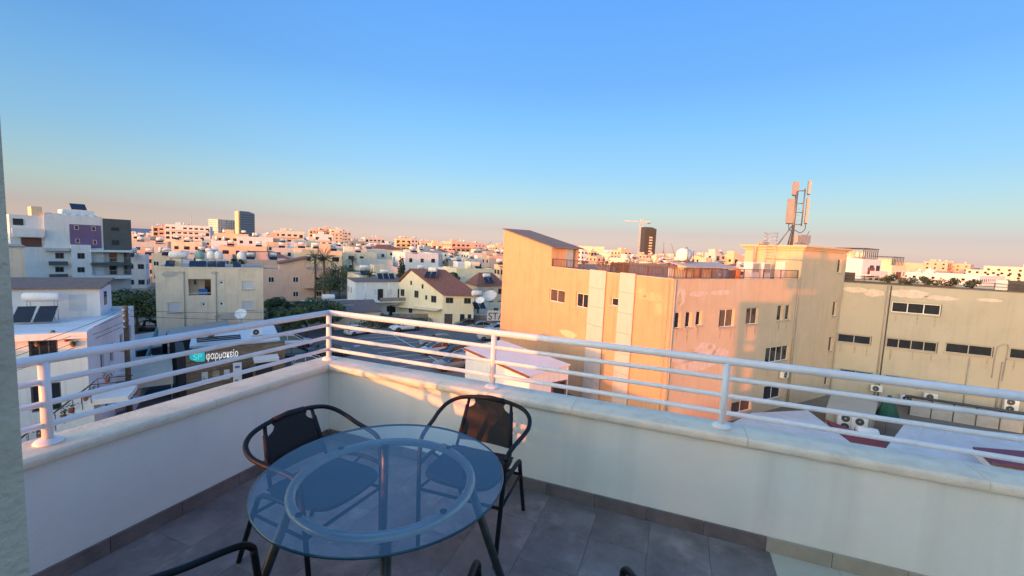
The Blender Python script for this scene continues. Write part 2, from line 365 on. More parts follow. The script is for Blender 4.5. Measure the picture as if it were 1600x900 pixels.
# ------------------------------------------------------------------ glass table
tb = thing('glass_table', 'round table with a blue tinted glass top, grey ring and splayed metal legs', 'table', (-0.437, 1.505, 0), rad(17))
R_, z_ = 0.437, 0.715
top = MB().lathe([(R_ - 0.003, z_), (0.0, z_)], n=72, smooth=False, cap=False).build('glass_top', g_table, tb)
MB().lathe([(R_ - 0.003, z_ + 0.0004), (R_, z_ - 0.002), (R_, z_ - 0.007), (R_ - 0.003, z_ - 0.009)], n=72, cap=False).build('glass_rim', g_edge, top)
MB().tube([(0.315 * math.cos(2 * math.pi * k / 64), 0.315 * math.sin(2 * math.pi * k / 64), z_ - 0.031) for k in range(64)], 0.0165, 12, closed=True).build('ring', m_ring, tb)
for k in range(4):
    a = math.pi / 2 * k + rad(90)
    lg = MB().tube([(0.30 * math.cos(a), 0.30 * math.sin(a), z_ - 0.034), (0.53 * math.cos(a), 0.53 * math.sin(a), 0.012)], 0.0165, 12).build('leg', m_steel, tb)
    MB().tube([(0.5295 * math.cos(a), 0.5295 * math.sin(a), 0.022), (0.535 * math.cos(a), 0.535 * math.sin(a), 0.0)], 0.0185, 12).build('foot_cap', m_rubber, lg)
    MB().lathe([(0.012, -0.002), (0.012, 0.001), (0.0, 0.001)], (0.315 * math.cos(a + 0.6), 0.315 * math.sin(a + 0.6), z_ - 0.0115), 12).build('pad', m_rubber, tb)

# ------------------------------------------------------------------ chairs
def make_chair(label):
    t = thing('patio_chair', label, 'chair', (0, 0, 0), 0, 'black patio chairs round the glass table')
    tr = 0.0115
    half = [(0.236, 0.185, 0.535), (0.240, 0.160, 0.560), (0.247, 0.11, 0.574), (0.262, 0.0, 0.588), (0.270, -0.08, 0.606), (0.250, -0.145, 0.636), (0.195, -0.178, 0.664), (0.10, -0.190, 0.682)]
    pts = half + [(0, -0.193, 0.687)] + [(-x, y, z) for x, y, z in reversed(half)]
    MB().tube(spline(pts, 5), tr, 10).build('arm_hoop', m_black, t)
    for s in (-1, 1):
        MB().tube(spline([(s * 0.236, 0.185, 0.535), (s * 0.231, 0.200, 0.40), (s * 0.222, 0.212, 0.2), (s * 0.214, 0.222, 0.004)], 4), tr, 10).build('leg', m_black, t)
        MB().tube(spline([(s * 0.232, 0.196, 0.425), (s * 0.236, 0.10, 0.432), (s * 0.233, -0.02, 0.425), (s * 0.226, -0.085, 0.40), (s * 0.215, -0.14, 0.32), (s * 0.205, -0.28, 0.004)], 5), tr, 10).build('leg', m_black, t)
        MB().tube([(s * 0.130, -0.187, 0.672), (s * 0.148, -0.150, 0.53), (s * 0.165, -0.100, 0.40)], 0.009, 8).build('upright', m_black, t)
        MB().tube([(s * 0.232, 0.06, 0.428), (s * 0.175, 0.06, 0.408)], 0.007, 6).build('bracket', m_black, t)
    loop = [(0.17, -0.09, 0.405), (0.185, 0.05, 0.405), (0.185, 0.17, 0.408), (0.15, 0.245, 0.405), (0.05, 0.262, 0.400), (-0.05, 0.262, 0.400), (-0.15, 0.245, 0.405), (-0.185, 0.17, 0.408), (-0.185, 0.05, 0.405), (-0.17, -0.09, 0.405), (-0.06, -0.105, 0.403), (0.06, -0.105, 0.403)]
    lp = spline(loop, 4, True)
    MB().tube(lp, 0.010, 8, closed=True).build('seat_frame', m_black, t)
    MB().tube([(-0.226, 0.205, 0.30), (0.226, 0.205, 0.30)], 0.0085, 8).build('stretcher', m_black, t)
    MB().tube([(-0.216, -0.155, 0.29), (0.216, -0.155, 0.29)], 0.0085, 8).build('stretcher', m_black, t)
    for s in (-1, 1): MB().tube([(s * 0.2265, 0.205, 0.30), (s * 0.2125, -0.155, 0.29)], 0.0075, 8).build('stretcher', m_black, t)
    # seat sling: sagging sheet inside the loop, front corners cut away
    N = 10; a = MB()
    def edge(v):  # half width at forward position v
        return 0.187 - (0.055 * ((v - 0.17) / 0.09) ** 2 if v > 0.17 else 0.0)
    vs = []; fs = []
    for j in range(N + 1):
        v = -0.098 + (0.262 + 0.098) * j / N
        for i_ in range(N + 1):
            u = -1 + 2 * i_ / N; x_ = u * edge(v); z0 = 0.412 - 0.020 * (1 - u * u) * math.sin(math.pi * (j + 1) / (N + 2)); vs.append((x_, v, z0))
    for j in range(N):
        for i_ in range(N): k = j * (N + 1) + i_; fs.append((k, k + 1, k + N + 2, k + N + 1))
    a.add(vs, fs, 0, True); a.add([(x_, y_, z_ - 0.004) for x_, y_, z_ in vs], [tuple(reversed(f)) for f in fs], 0, True)
    a.build('seat', m_seatf, t)
    # back sling with the two scooped top corners
    N = 14; a = MB(); vs = []; fs = []
    for j in range(N + 1):
        v = j / N; z0 = 0.445 + 0.246 * v
        for i_ in range(N + 1):
            u = -1 + 2 * i_ / N; hw = 0.158 - 0.026 * v
            scoop = 0.048 * math.sin(math.pi * min(1, max(0, (v - 0.70) / 0.30))) ** 0.8 if v > 0.70 else 0
            x_ = u * (hw - scoop); zz = min(z0, 0.694 - 0.25 * x_ * x_); y_ = -0.118 - 0.073 * v - 0.018 * (1 - u * u) * (1 - v * 0.6); vs.append((x_, y_, zz))
    for j in range(N):
        for i_ in range(N): k = j * (N + 1) + i_; fs.append((k, k + 1, k + N + 2, k + N + 1))
    a.add(vs, fs, 0, True); a.add([(x_, y_ + 0.003, z_) for x_, y_, z_ in vs], [tuple(reversed(f)) for f in fs], 0, True)
    bk = a.build('backrest', m_fabric, t)
    MB().tube([(-0.085, -0.191, 0.683), (0, -0.194, 0.689), (0.085, -0.191, 0.683)], 0.0145, 10).build('hem', m_seatf, bk)
    for s in (-1, 1): MB().tube([(s * 0.1355, -0.176, 0.632), (s * 0.158, -0.121, 0.452)], 0.0115, 8).build('hem', m_seatf, bk)
    return t
proto = make_chair('black chair left of the table, its back to the white left-hand parapet')
spots = [((-0.916, 1.982), (0.906, -0.423), None), ((-0.158, 2.225), (-0.317, -0.948), 'black chair at the far right of the table with sunlight through its mesh back'),
         ((-0.682, 1.055), (0.42, 0.91), 'black chair at the bottom left with only its bent arm and seat edge showing'),
         ((0.165, 1.105), (0.0, 1.0), 'black chair at the bottom edge right of the table, only its arm tops showing')]
for (x, y), f, lab in spots:
    o = proto if lab is None else copy_tree(proto)
    o.location = (x, y, 0); o.rotation_euler = (0, 0, math.atan2(f[1], f[0]) - math.pi / 2)
    if lab: o['label'] = lab

# own building behind and under the terrace (out of the frame; it shades and reflects)
m_own = mat('own_building_render', (0.74, 0.70, 0.60), rough=0.9, var=0.06, streak=0.15)
ob = thing('apartment_building', 'cream apartment building that carries the terrace, behind the viewer', 'building', TC, TRZ)
MB().bx(-0.084, 14, -3.9, 0.084, ZG, -0.41).bx(-0.084, 14, -16, -3.901, ZG, -0.41).build('lower_storeys', m_own, ob)
MB().bx(-0.08, 14, -16, -3.901, -0.399, 0.0).build('roof_terrace', m_own, ob)
MB().bx(-0.4, 14, -16, -8.0, 0.001, 3.1).build('top_storey', m_own, ob)
MB().bx(-2.9, 14.2, -16.2, -7.8, 3.11, 4.6).build('roof_slab', m_own, ob)  # left overhang shaped to shade the stair tower
MB().bx(-2.9, -0.41, -8.3, -8.25, 1.5, 3.10).build('shade_screen', mat('shade_screen_cloth', (0.45, 0.42, 0.36), rough=0.9), ob)  # unseen screen added to keep the sun off the stair tower
wm = MB().bx(-4.4, -0.2, -6.5, -4.1, -0.3, 0.02)
wm.bx(-4.4, -3.9, -4.1, -3.9, ZG, 0.02).bx(-3.3, -0.2, -4.1, -3.9, ZG, 0.02)
for a, b in ((-2.0, 0.02), (-5.3, -4.3), (-8.6, -7.8), (ZG, -11)): wm.bx(-3.9, -3.3, -4.1, -3.9, a, b)
for z in (-3.5, -6.8, -10.0): wm.bx(-4.4, -0.2, -6.5, -4.1, z - 0.1, z + 0.1)
wm.build('balcony_wing', m_own, ob)
dm = MB().bx(1.2, 3.6, -7.997, -7.96, 0.01, 2.2).build('balcony_door', mat('door_glass', (0.03, 0.035, 0.04), rough=0.08), ob)
MB().bx(1.1, 1.2, -7.997, -7.94, 0.01, 2.3).bx(3.6, 3.7, -7.997, -7.94, 0.01, 2.3).bx(1.2, 3.6, -7.997, -7.94, 2.2, 2.3).bx(2.36, 2.44, -7.959, -7.94, 0.01, 2.2).build('door_frame', m_white, dm)
# ------------------------------------------------------------------ ground, haze-free setting
m_asph = mat('asphalt', (0.050, 0.050, 0.053), rough=0.9, var=0.25, scale=0.35, bump=0.3, bscale=30, stain=(0.085, 0.08, 0.078), stain_amt=0.7, stain_scale=0.12)
m_dirt = mat('dry_ground', (0.17, 0.145, 0.115), rough=0.95, var=0.3, scale=0.08, stain=(0.06, 0.07, 0.045), stain_amt=0.8, stain_scale=0.03)
G = 9000
tag(MB().add([(-G, -600, ZG), (G, -600, ZG), (G, G, ZG), (-G, G, ZG)], [(0, 1, 2, 3)]).build('ground', m_dirt), 'dry ground under the town', None, None, 'structure')

GA = math.atan2(0.507, 0.862)                    # the street grid of this block
m_cream = mat('cream_stucco_sunlit', (0.55, 0.325, 0.19), rough=0.92, var=0.07, scale=0.6, bump=0.3, bscale=25, streak=0.2, stain=(0.48, 0.31, 0.18), stain_amt=0.5, stain_scale=0.35)  # sun-facing walls: the low sun's orange is put into the colour
m_cream2 = mat('cream_stucco_shade_side', (0.58, 0.445, 0.30), rough=0.92, var=0.07, scale=0.6, bump=0.3, bscale=25, streak=0.12, stain=(0.58, 0.48, 0.36), stain_amt=0.5, stain_scale=0.4)  # same paint, a more neutral copy for the walls largely in shade
m_patch = mat('bare_plaster', (0.62, 0.52, 0.43), rough=0.95, var=0.15, scale=2.5, bump=0.8, bscale=12)
m_patch_d = mat('damp_stain', (0.50, 0.40, 0.26), rough=0.95, var=0.2, scale=3)
m_pan = mat('white_cladding', (0.54, 0.47, 0.43), rough=0.6, var=0.05, scale=1.5, streak=0.1)
m_joint = mat('cladding_joint', (0.33, 0.25, 0.19), rough=0.9)
m_wf = mat('white_window_frame', (0.74, 0.73, 0.70), rough=0.5, var=0.05)
m_df = mat('dark_window_frame', (0.10, 0.09, 0.085), rough=0.5, var=0.05)
m_pane = mat('dark_window_glass', (0.022, 0.026, 0.032), rough=0.06, var=0.3, scale=1.0, spec=0.6)
m_curt = mat('window_glass_with_blind', (0.10, 0.075, 0.06), rough=0.12, var=0.3, scale=3.0, spec=0.6)
m_sill = mat('stone_sill', (0.45, 0.38, 0.29), rough=0.85, var=0.12)
m_roofbrown = mat('brown_sheet_roof', (0.19, 0.15, 0.125), rough=0.85, var=0.2, scale=1.2, streak=0.1)
m_deck = mat('roof_screed', (0.30, 0.27, 0.23), rough=0.95, var=0.2, scale=0.5)
m_rust = mat('brown_railing_paint', (0.13, 0.055, 0.038), rough=0.7, var=0.2, scale=8)
m_pipe = mat('grey_pipe', (0.34, 0.32, 0.29), rough=0.6, var=0.1)
m_galv = mat('galvanised_steel', (0.42, 0.42, 0.42), rough=0.45, var=0.12, metal=0.5)
m_ant = mat('antenna_plastic', (0.30, 0.29, 0.285), rough=0.5, var=0.06)
m_acw = mat('ac_white', (0.70, 0.69, 0.66), rough=0.5, var=0.07, scale=4)
m_acd = mat('ac_grille', (0.06, 0.06, 0.065), rough=0.6)
m_tankw = mat('water_tank_white', (0.74, 0.73, 0.70), rough=0.55, var=0.1, scale=3, stain=(0.5, 0.45, 0.38), stain_amt=0.5, stain_scale=1.5)
m_solar = mat('solar_collector', (0.012, 0.016, 0.03), rough=0.12, var=0.1, scale=2)
zz = lambda z: z - ZG

og = thing('cream_building', 'sunlit orange cream building with two white panelled pilasters and a stair tower', 'building', (11.803, 31.141, ZG), GA)
bz = -0.2
w1 = [(10.31, zz(-3.74), 12.97, zz(-2.40)), (14.72, zz(-3.72), 16.62, zz(-2.36)), (19.44, zz(-2.98), 20.44, zz(-2.24))]
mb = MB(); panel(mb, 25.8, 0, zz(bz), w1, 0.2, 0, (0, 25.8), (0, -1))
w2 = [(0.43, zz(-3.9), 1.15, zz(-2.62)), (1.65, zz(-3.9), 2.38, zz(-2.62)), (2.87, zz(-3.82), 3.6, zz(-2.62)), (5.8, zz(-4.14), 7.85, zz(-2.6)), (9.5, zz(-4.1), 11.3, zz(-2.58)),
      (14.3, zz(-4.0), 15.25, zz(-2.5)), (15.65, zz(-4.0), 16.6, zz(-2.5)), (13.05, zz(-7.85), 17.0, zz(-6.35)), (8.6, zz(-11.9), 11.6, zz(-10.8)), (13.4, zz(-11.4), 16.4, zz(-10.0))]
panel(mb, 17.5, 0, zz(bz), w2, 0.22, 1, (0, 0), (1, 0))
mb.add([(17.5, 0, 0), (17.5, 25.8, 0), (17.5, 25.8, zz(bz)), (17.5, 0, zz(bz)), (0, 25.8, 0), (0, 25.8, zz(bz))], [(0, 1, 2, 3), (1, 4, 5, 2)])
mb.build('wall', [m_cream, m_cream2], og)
MB().bx(0.25, 17.25, 0.25, 25.5, zz(-0.7), zz(-0.45)).build('roof_deck', m_deck, og)
MB().bx(-0.02, 17.44, -0.02, 0.25, zz(bz) + 0.001, zz(bz) + 0.06).bx(-0.02, 0.25, 0.252, 15.44, zz(bz) + 0.001, zz(bz) + 0.06).bx(0.23, 0.25, 0.252, 15.4, zz(-0.5), zz(bz)).bx(0.252, 17.2, 0.23, 0.25, zz(-0.5), zz(bz)).build('roof_kerb', m_cream2, og)
for k, (a, b, c, d) in enumerate(w1): put_window(og, (0, 25.8), (0, -1), a + 0.04, 0.14, b + 0.02, c - a - 0.08, d - b - 0.06, 2 if k < 2 else 1, m_wf, m_curt if k == 0 else m_pane, m_sill)
for k, (a, b, c, d) in enumerate(w2): put_window(og, (0, 0), (1, 0), a + 0.04, 0.17, b + 0.02, c - a - 0.08, d - b - 0.06, 4 if k == 7 else (2 if c - a > 1.5 else 1), m_wf, m_curt if k in (3, 8) else m_pane, m_sill)
for y0, y1 in ((7.0, 9.13), (3.6, 5.3)):
    p = MB().bx(-0.12, -0.001, y0 + 0.03, y1 - 0.03, 0.0, zz(-0.06)).build('pilaster', m_joint, og)
    z1 = zz(-0.05); k = 0
    while z1 > 0.3:
        h = 1.62 if k == 0 else 1.70
        MB().bx(-0.17, -0.122, y0, y1, z1 - h + 0.03, z1).build('cladding_panel', m_pan, p); z1 -= h; k += 1
# penthouse
pen = MB().prism_x([(15.45, zz(-0.2)), (25.8, zz(-0.2)), (25.8, zz(3.82)), (15.45, zz(1.84))], 0.0, 3.57).build('penthouse', m_cream, og)
MB().prism_x([(15.0, zz(1.76)), (26.1, zz(3.89)), (26.1, zz(3.99)), (15.0, zz(1.86))], -0.12, 3.95).build('shed_roof', m_roofbrown, pen)
MB().bx(1.85, 2.8, 15.40, 15.449, zz(-0.2), zz(1.8)).build('door', mat('pale_blue_door', (0.35, 0.40, 0.42), rough=0.5), pen)
MB().bx(2.85, 2.92, 15.35, 15.449, zz(-0.2), zz(1.8)).build('door_post', m_rust, pen)
# stair tower
tw_o = [(6.9, zz(-4.0), 7.8, zz(-2.4)), (6.9, zz(-7.7), 7.8, zz(-6.1)), (6.9, zz(0.5), 7.8, zz(1.95)), (6.9, zz(-11.3), 7.8, zz(-9.8))]
tb_ = MB(); panel(tb_, 8.6, 0, zz(2.6), tw_o, 0.22, 0, (17.5, -0.12), (1, 0)); panel(tb_, 5.55, 0, zz(2.6), [], 0.1, 0, (17.5, 5.43), (0, -1))
tb_.add([(26.1, -0.12, 0), (26.1, 5.43, 0), (26.1, 5.43, zz(2.6)), (26.1, -0.12, zz(2.6)), (17.5, 5.43, 0), (17.5, 5.43, zz(2.6))], [(0, 1, 2, 3), (1, 4, 5, 2)])
tow = tb_.build('stair_tower', m_cream2, og)
MB().bx(17.38, 26.22, -0.24, 5.55, zz(2.55), zz(2.72)).bx(17.25, 26.35, -0.37, 5.68, zz(2.721), zz(2.84)).bx(17.1, 26.5, -0.52, 5.83, zz(2.841), zz(3.0)).build('cornice', m_cream2, tow)
for a, b, c, d in tw_o: put_window(tow, (17.5, -0.12), (1, 0), a + 0.03, 0.17, b + 0.02, c - a - 0.06, d - b - 0.05, 1, m_wf, m_pane, m_sill)
# pipes, repairs
MB().tube([(0.16, -0.06, zz(-0.2)), (0.16, -0.06, 0.2)], 0.06, 8).build('drain_pipe', m_pipe, og)
MB().tube([(-0.05, 0.35, zz(-0.25)), (-0.05, 0.35, 0.2)], 0.025, 6).build('drain_pipe', m_pipe, og)
MB().tube([(17.40, -0.07, zz(0.0)), (17.40, -0.07, 0.2)], 0.06, 8).build('drain_pipe', m_pipe, og)
MB().tube([(17.43, 3.2, zz(1.65)), (17.43, -0.02, zz(1.65)), (17.50, -0.18, zz(1.62)), (17.50, -0.18, zz(-3)), (17.40, -0.2, zz(-6.6)), (17.5, -0.18, zz(-7.2)), (17.5, -0.18, 0.3)], 0.035, 6).build('cable_pipe', m_pipe, tow)
MB().tube([(26.0, -0.16, zz(2.4)), (26.0, -0.16, zz(-2.4)), (25.75, -0.16, zz(-2.9)), (25.75, -0.16, 0.2)], 0.05, 6).build('cable_pipe', m_pipe, tow)
MB().tube([(18.1, 4.25, zz(0.2)), (17.30, 4.25, zz(0.2)), (17.25, 4.25, zz(2.7)), (17.2, 4.0, zz(3.15)), (18.2, 3.6, zz(3.15))], 0.16, 4).build('duct', m_pipe, tow)
def blob(n, rx, rz_, seed, jag=0.35):
    q = random.Random(seed); return [((rx * (1 - jag / 2 + jag * q.random())) * math.cos(2 * math.pi * k / n), (rz_ * (1 - jag / 2 + jag * q.random())) * math.sin(2 * math.pi * k / n)) for k in range(n)]
def patch(parent, O, U, u, z, rx, rz_, seed, m, name='plaster_patch', off=0.012):
    nx, ny = -U[1], U[0]; P = blob(26, rx, rz_, seed); v = [(O[0] + U[0] * (u + a) - nx * off, O[1] + U[1] * (u + a) - ny * off, zz(z) + b) for a, b in P]
    v += [(x + nx * off * 0.9, y + ny * off * 0.9, z0) for x, y, z0 in v]; n = 26
    MB().add(v, [tuple(range(n))] + [(i, n + i, n + (i + 1) % n, (i + 1) % n) for i in range(n)]).build(name, m, parent)
for u, z, rx, rz_, s_ in ((2.2, -6.2, 1.6, 0.45, 3), (4.4, -5.9, 1.5, 0.7, 4), (6.3, -6.4, 1.1, 0.6, 5), (3.6, -6.9, 2.6, 0.5, 6), (3.0, -1.3, 1.2, 0.2, 8), (5.8, -1.25, 1.4, 0.22, 9), (0.95, -1.5, 0.5, 0.7, 11)):
    patch(og, (0, 0), (1, 0), u, z, rx, rz_, s_, m_patch)
for u, z, rx, rz_, s_ in ((2.6, -5.75, 0.5, 0.15, 21), (4.9, -5.6, 0.28, 0.22, 22), (4.2, -6.25, 0.12, 0.2, 23), (0.75, -1.7, 0.22, 0.5, 24), (0.5, -7.4, 0.3, 0.9, 25), (2.3, -7.0, 0.12, 0.22, 26)):
    patch(og, (0, 0), (1, 0), u, z, rx, rz_, s_, m_patch_d, 'damp_patch', 0.02)
for u, z, rx, rz_, s_ in ((24.0, -1.7, 0.9, 0.35, 31), (22.9, -1.55, 0.5, 0.5, 32), (24.6, -2.6, 0.35, 0.5, 35)):
    patch(og, (0, 25.8), (0, -1), u, z, rx, rz_, s_, mat('worn_paint', (0.54, 0.37, 0.22), rough=0.95, var=0.15, scale=2), 'worn_patch')
for u, z, rx, rz_, s_ in ((13.8, -6.6, 1.3, 0.35, 33), (21.0, -6.4, 1.4, 0.3, 34)):
    patch(og, (0, 25.8), (0, -1), u, z, rx, rz_, s_, mat('faded_paint', (0.64, 0.48, 0.32), rough=0.95, var=0.1, scale=2), 'worn_patch')
m_drip = mat('drip_stain', (0.45, 0.335, 0.22), rough=0.95, var=0.25, scale=4); m_drip_b = mat('drip_stain_beige', (0.36, 0.32, 0.235), rough=0.95, var=0.25, scale=4)
for k, (a, b, c, d) in enumerate(w2[:8]):
    for j, f in enumerate((0.15, 0.85) if c - a > 1 else (0.5,)): patch(og, (0, 0), (1, 0), a + (c - a) * f, b + ZG - 0.55, 0.05 + 0.03 * ((k + j) % 3), 0.38 + 0.12 * ((k * 2 + j) % 3), 60 + 3 * k + j, m_drip, 'drip_stain', 0.004)
for k, (a, b, c, d) in enumerate(w1[:2]): patch(og, (0, 25.8), (0, -1), a + (c - a) * 0.2, b + ZG - 0.6, 0.07, 0.45, 90 + k, mat('drip_stain_orange', (0.45, 0.26, 0.15), rough=0.95, var=0.25, scale=4), 'drip_stain', 0.004)
# roof railing: a thing of its own on the roof edge
rr = thing('roof_railing', 'brown picket railing along the roof edge of the sunlit cream building', 'railing', (11.803, 31.141, ZG), GA)
z0, z1 = zz(-0.13), zz(0.66)
MB().tube([(0.12, 15.4, z1), (0.12, 0.12, z1), (17.4, 0.12, z1)], 0.03, 6).build('top_bar', m_rust, rr)
MB().tube([(0.12, 15.4, z0 + 0.1), (0.12, 0.12, z0 + 0.1), (17.4, 0.12, z0 + 0.1)], 0.022, 6).build('bottom_bar', m_rust, rr)
pk = MB().bx(-0.011, 0.011, -0.011, 0.011, z0 + 0.1, z1).mesh('picket', m_rust); pp = MB().bx(-0.03, 0.03, -0.03, 0.03, z0 - 0.0, z1 + 0.02).mesh('railing_post', m_rust)
for k in range(1, 77): obj('picket', pk, rr, (0.12, 0.12 + 15.28 * k / 77, 0))
for k in range(1, 96): obj('picket', pk, rr, (0.12 + 17.28 * k / 96, 0.12, 0))
for y in (0.12, 2.6, 5.2, 7.8, 10.4, 13.0, 15.4): obj('railing_post', pp, rr, (0.12, y, 0))
for x in (3.0, 5.9, 8.8, 11.7, 14.5, 17.4): obj('railing_post', pp, rr, (x, 0.12, 0))

def OL(x, y, z): # point in the cream building's frame -> place
    c_, s_ = math.cos(GA), math.sin(GA); return Vector((11.803 + c_ * x - s_ * y, 31.141 + s_ * x + c_ * y, z))
# things on that roof
rd = -0.45
def ac_unit(label, loc, rz, w_=0.8, h=0.6, d=0.3, fans=1, tall=False, group='air conditioning units'):
    t = thing('air_conditioner', label, 'air conditioner', loc, rz, group)
    MB().bx(-w_ / 2, w_ / 2, -d / 2, d / 2, 0.04, h).build('casing', m_acw, t)
    fr = min(w_ * 0.34, h / fans * 0.42); n = fans
    for k in range(n):
        c = (-w_ * 0.08 if not tall else 0, -d / 2 - 0.004, 0.04 + (h - 0.04) * (k + 0.5) / n)
        g = MB().lathe([(fr, 0.0), (fr, 0.012), (0.0, 0.012)][::-1], c, 18, axis='y').build('fan_grille', m_acd, t)
        MB().lathe([(fr * 0.28, -0.012), (0.0, -0.012)], c, 10, axis='y').build('fan_hub', m_acw, g)
    for s in (-1, 1): MB().bx(s * w_ * 0.35 - 0.04, s * w_ * 0.35 + 0.04, -d / 2 - 0.02, d / 2 + 0.02, 0.0, 0.039).build('foot', m_acd, t)
    return t
def louvre_ac(label, loc, rz):
    t = thing('air_conditioner', label, 'air conditioner', loc, rz, 'tall condensers on the cream roof')
    MB().bx(-0.6, 0.6, -0.4, 0.4, 0.08, 1.72).build('casing', m_acw, t)
    MB().bx(-0.5, 0.5, -0.412, -0.401, 1.1, 1.6).build('grille', m_pipe, t); MB().bx(-0.5, 0.5, -0.412, -0.401, 0.8, 1.02).build('grille', m_pipe, t)
    for s in (-0.45, 0.45): MB().bx(s - 0.06, s + 0.06, -0.4, 0.4, 0.0, 0.079).build('foot', m_acd, t)
louvre_ac('left tall white condenser beside the brown duct on the cream roof', OL(12.75, 1.8, rd), GA)
louvre_ac('right tall white condenser standing between duct and ladder', OL(14.45, 1.75, rd), GA)
def drum(mb, a, b, r, m=0, n=14):
    a = Vector(a); b = Vector(b); d = (b - a).normalized(); L = (b - a).length
    P = [a, a + d * 0.0, a + d * 0.05, b - d * 0.05, b]; mb.tube([a, a + d * 0.04, a + d * 0.1, b - d * 0.1, b - d * 0.04, b], r, n, m, rr=[r * 0.55, r * 0.88, r, r, r * 0.88, r * 0.55]); return mb
def solar_heater(label, loc, rz, s=1.0, panels=2, tank_h=1.9, tank_r=0.36, tank_l=1.7, group='rooftop solar water heaters', small=None, stand=True, mt=None):
    mt = mt or m_tankw
    t = thing('solar_water_heater', label, 'water heater', loc, rz, group)
    drum(MB(), (-tank_l / 2, 0, tank_h), (tank_l / 2, 0, tank_h), tank_r).build('water_tank', mt, t)
    st = MB()
    for x in (-tank_l * 0.36, tank_l * 0.36):
        st.tube([(x, -0.3, 0), (x, -0.24, tank_h - tank_r * 0.7)], 0.025, 5).tube([(x, 0.3, 0), (x, 0.24, tank_h - tank_r * 0.7)], 0.025, 5).tube([(x, -0.3, tank_h - tank_r * 0.75), (x, 0.3, tank_h - tank_r * 0.75)], 0.025, 5)
    st.tube([(-tank_l * 0.36, -0.27, tank_h * 0.5), (tank_l * 0.36, -0.27, tank_h * 0.5)], 0.02, 5); st.build('stand', m_galv, t)
    if small:
        drum(MB(), (-small, 0.05, tank_h * 0.34), (small, 0.05, tank_h * 0.34), tank_r * 0.8).build('cold_tank', mt, t)
    for k in range(panels):
        x = (k - (panels - 1) / 2) * 1.12
        p = MB().prism_x([(-0.55, 1.15), (-0.62, 1.09), (-1.62, 0.15), (-1.55, 0.21)], x - 0.5, x + 0.5).build('collector_panel', m_solar, t)
        for s_ in (-0.5, 0.5): MB().prism_x([(-0.54, 1.17), (-0.63, 1.08), (-1.63, 0.13), (-1.54, 0.22)], x + s_ - 0.02, x + s_ + 0.02).build('panel_rim', m_galv, p)
    return t
th = thing('water_tank', 'pair of drum water tanks, one above the other, on a rusty stand', 'water tank', OL(6.3, 4.2, rd), GA + rad(20))
a = MB(); drum(a, (-0.65, 0, 2.1), (0.75, 0, 2.1), 0.55, n=18); a.build('upper_tank', m_tankw, th)
a = MB(); drum(a, (-0.5, 0, 1.1), (0.4, 0, 1.1), 0.36, n=16); a.build('lower_tank', m_tankw, th)
for x in (-0.75, 0.85):
    for y in (-0.55, 0.55): MB().tube([(x, y, 0), (x, y, 1.6 if y > 0 else 2.5)], 0.03, 5).build('stand_leg', m_rust, th)
MB().tube([(-0.75, -0.55, 1.55), (0.85, -0.55, 1.55), (0.85, 0.55, 1.55), (-0.75, 0.55, 1.55)], 0.03, 5, closed=True).build('stand_frame', m_rust, th)
MB().tube(spline([(0.3, 0.0, 2.65), (0.6, 0, 2.8), (1.0, 0, 2.5), (1.1, 0, 1.8), (1.2, 0, 0.2)], 5), 0.02, 5).build('hose', m_acd, th)
for k, (x, lab, cl) in enumerate(((8.3, 'blue plastic drum behind the roof railing', (0.06, 0.11, 0.20)), (10.0, 'bright orange drum behind the roof railing', (0.62, 0.16, 0.03)), (4.7, 'brown barrel behind the roof railing left of the blue drum', (0.20, 0.10, 0.05)))):
    t = thing('barrel', lab, 'barrel', OL(x, 1.5, rd), GA); mm = mat('barrel_%d' % k, cl, rough=0.6)
    MB().lathe([(0.0, 0.0), (0.29, 0.0), (0.31, 0.05), (0.31, 0.45), (0.325, 0.48), (0.31, 0.51), (0.31, 0.95), (0.28, 1.0)], n=16).build('drum_body', mm, t); MB().lathe([(0.28, 1.001), (0.27, 1.03), (0.0, 1.03)], n=16).build('lid', mm, t)
m_crate = mat('brown_boards', (0.16, 0.09, 0.055), rough=0.85, var=0.25, scale=5)
t = thing('crate', 'dark brown slatted crate on the cream roof by the orange drum', 'crate', OL(9.0, 1.6, rd), GA)
for k in range(6): MB().bx(-0.5 + 0.17 * k, -0.35 + 0.17 * k, -0.3, 0.3, 0.0, 0.95).build('board', m_crate, t)
# pale shed roof with tiles behind the railing
t = thing('roof_shelter', 'long low shelter with a grey tiled top on the cream roof', 'shelter', OL(8.6, 3.4, rd), GA)
MB().prism_x([(-1.0, 1.05), (1.2, 1.45), (1.2, 1.52), (-1.0, 1.12)], -4.2, 3.2).build('shelter_top', mat('shelter_sheet', (0.45, 0.40, 0.36), rough=0.8, var=0.2, scale=2), t)
for x in (-3.9, -0.5, 2.9): MB().bx(x - 0.05, x + 0.05, -0.9, -0.8, 0, 1.04).build('shelter_post', m_rust, t); MB().bx(x - 0.05, x + 0.05, 1.0, 1.1, 0, 1.4).build('shelter_post', m_rust, t)
MB().bx(-4.0, 3.0, 0.9, 0.95, 0.05, 1.0).build('shelter_back', mat('shelter_white', (0.68, 0.64, 0.60), rough=0.8, var=0.1), t)
# grey fence panels across the roof
t = thing('roof_fence', 'grey and brown sheet fence across the cream roof behind the palms', 'fence', OL(0, 0, rd), GA)
mfg = mat('grey_fence_sheet', (0.24, 0.22, 0.22), rough=0.8, var=0.15, scale=2, streak=0.2)
for k in range(14):
    MB().bx(2.2 + 0.62 * k, 2.2 + 0.62 * k + 0.6, 9.0, 9.03, 0.02, 1.1 + 0.02 * (k % 3)).build('fence_sheet', m_crate if k < 4 else mfg, t)
for k in range(6): MB().bx(0.5 + 0.4 * k, 0.5 + 0.4 * k + 0.36, 9.0, 9.03, 0.02, 0.7).build('fence_sheet', mfg, t)
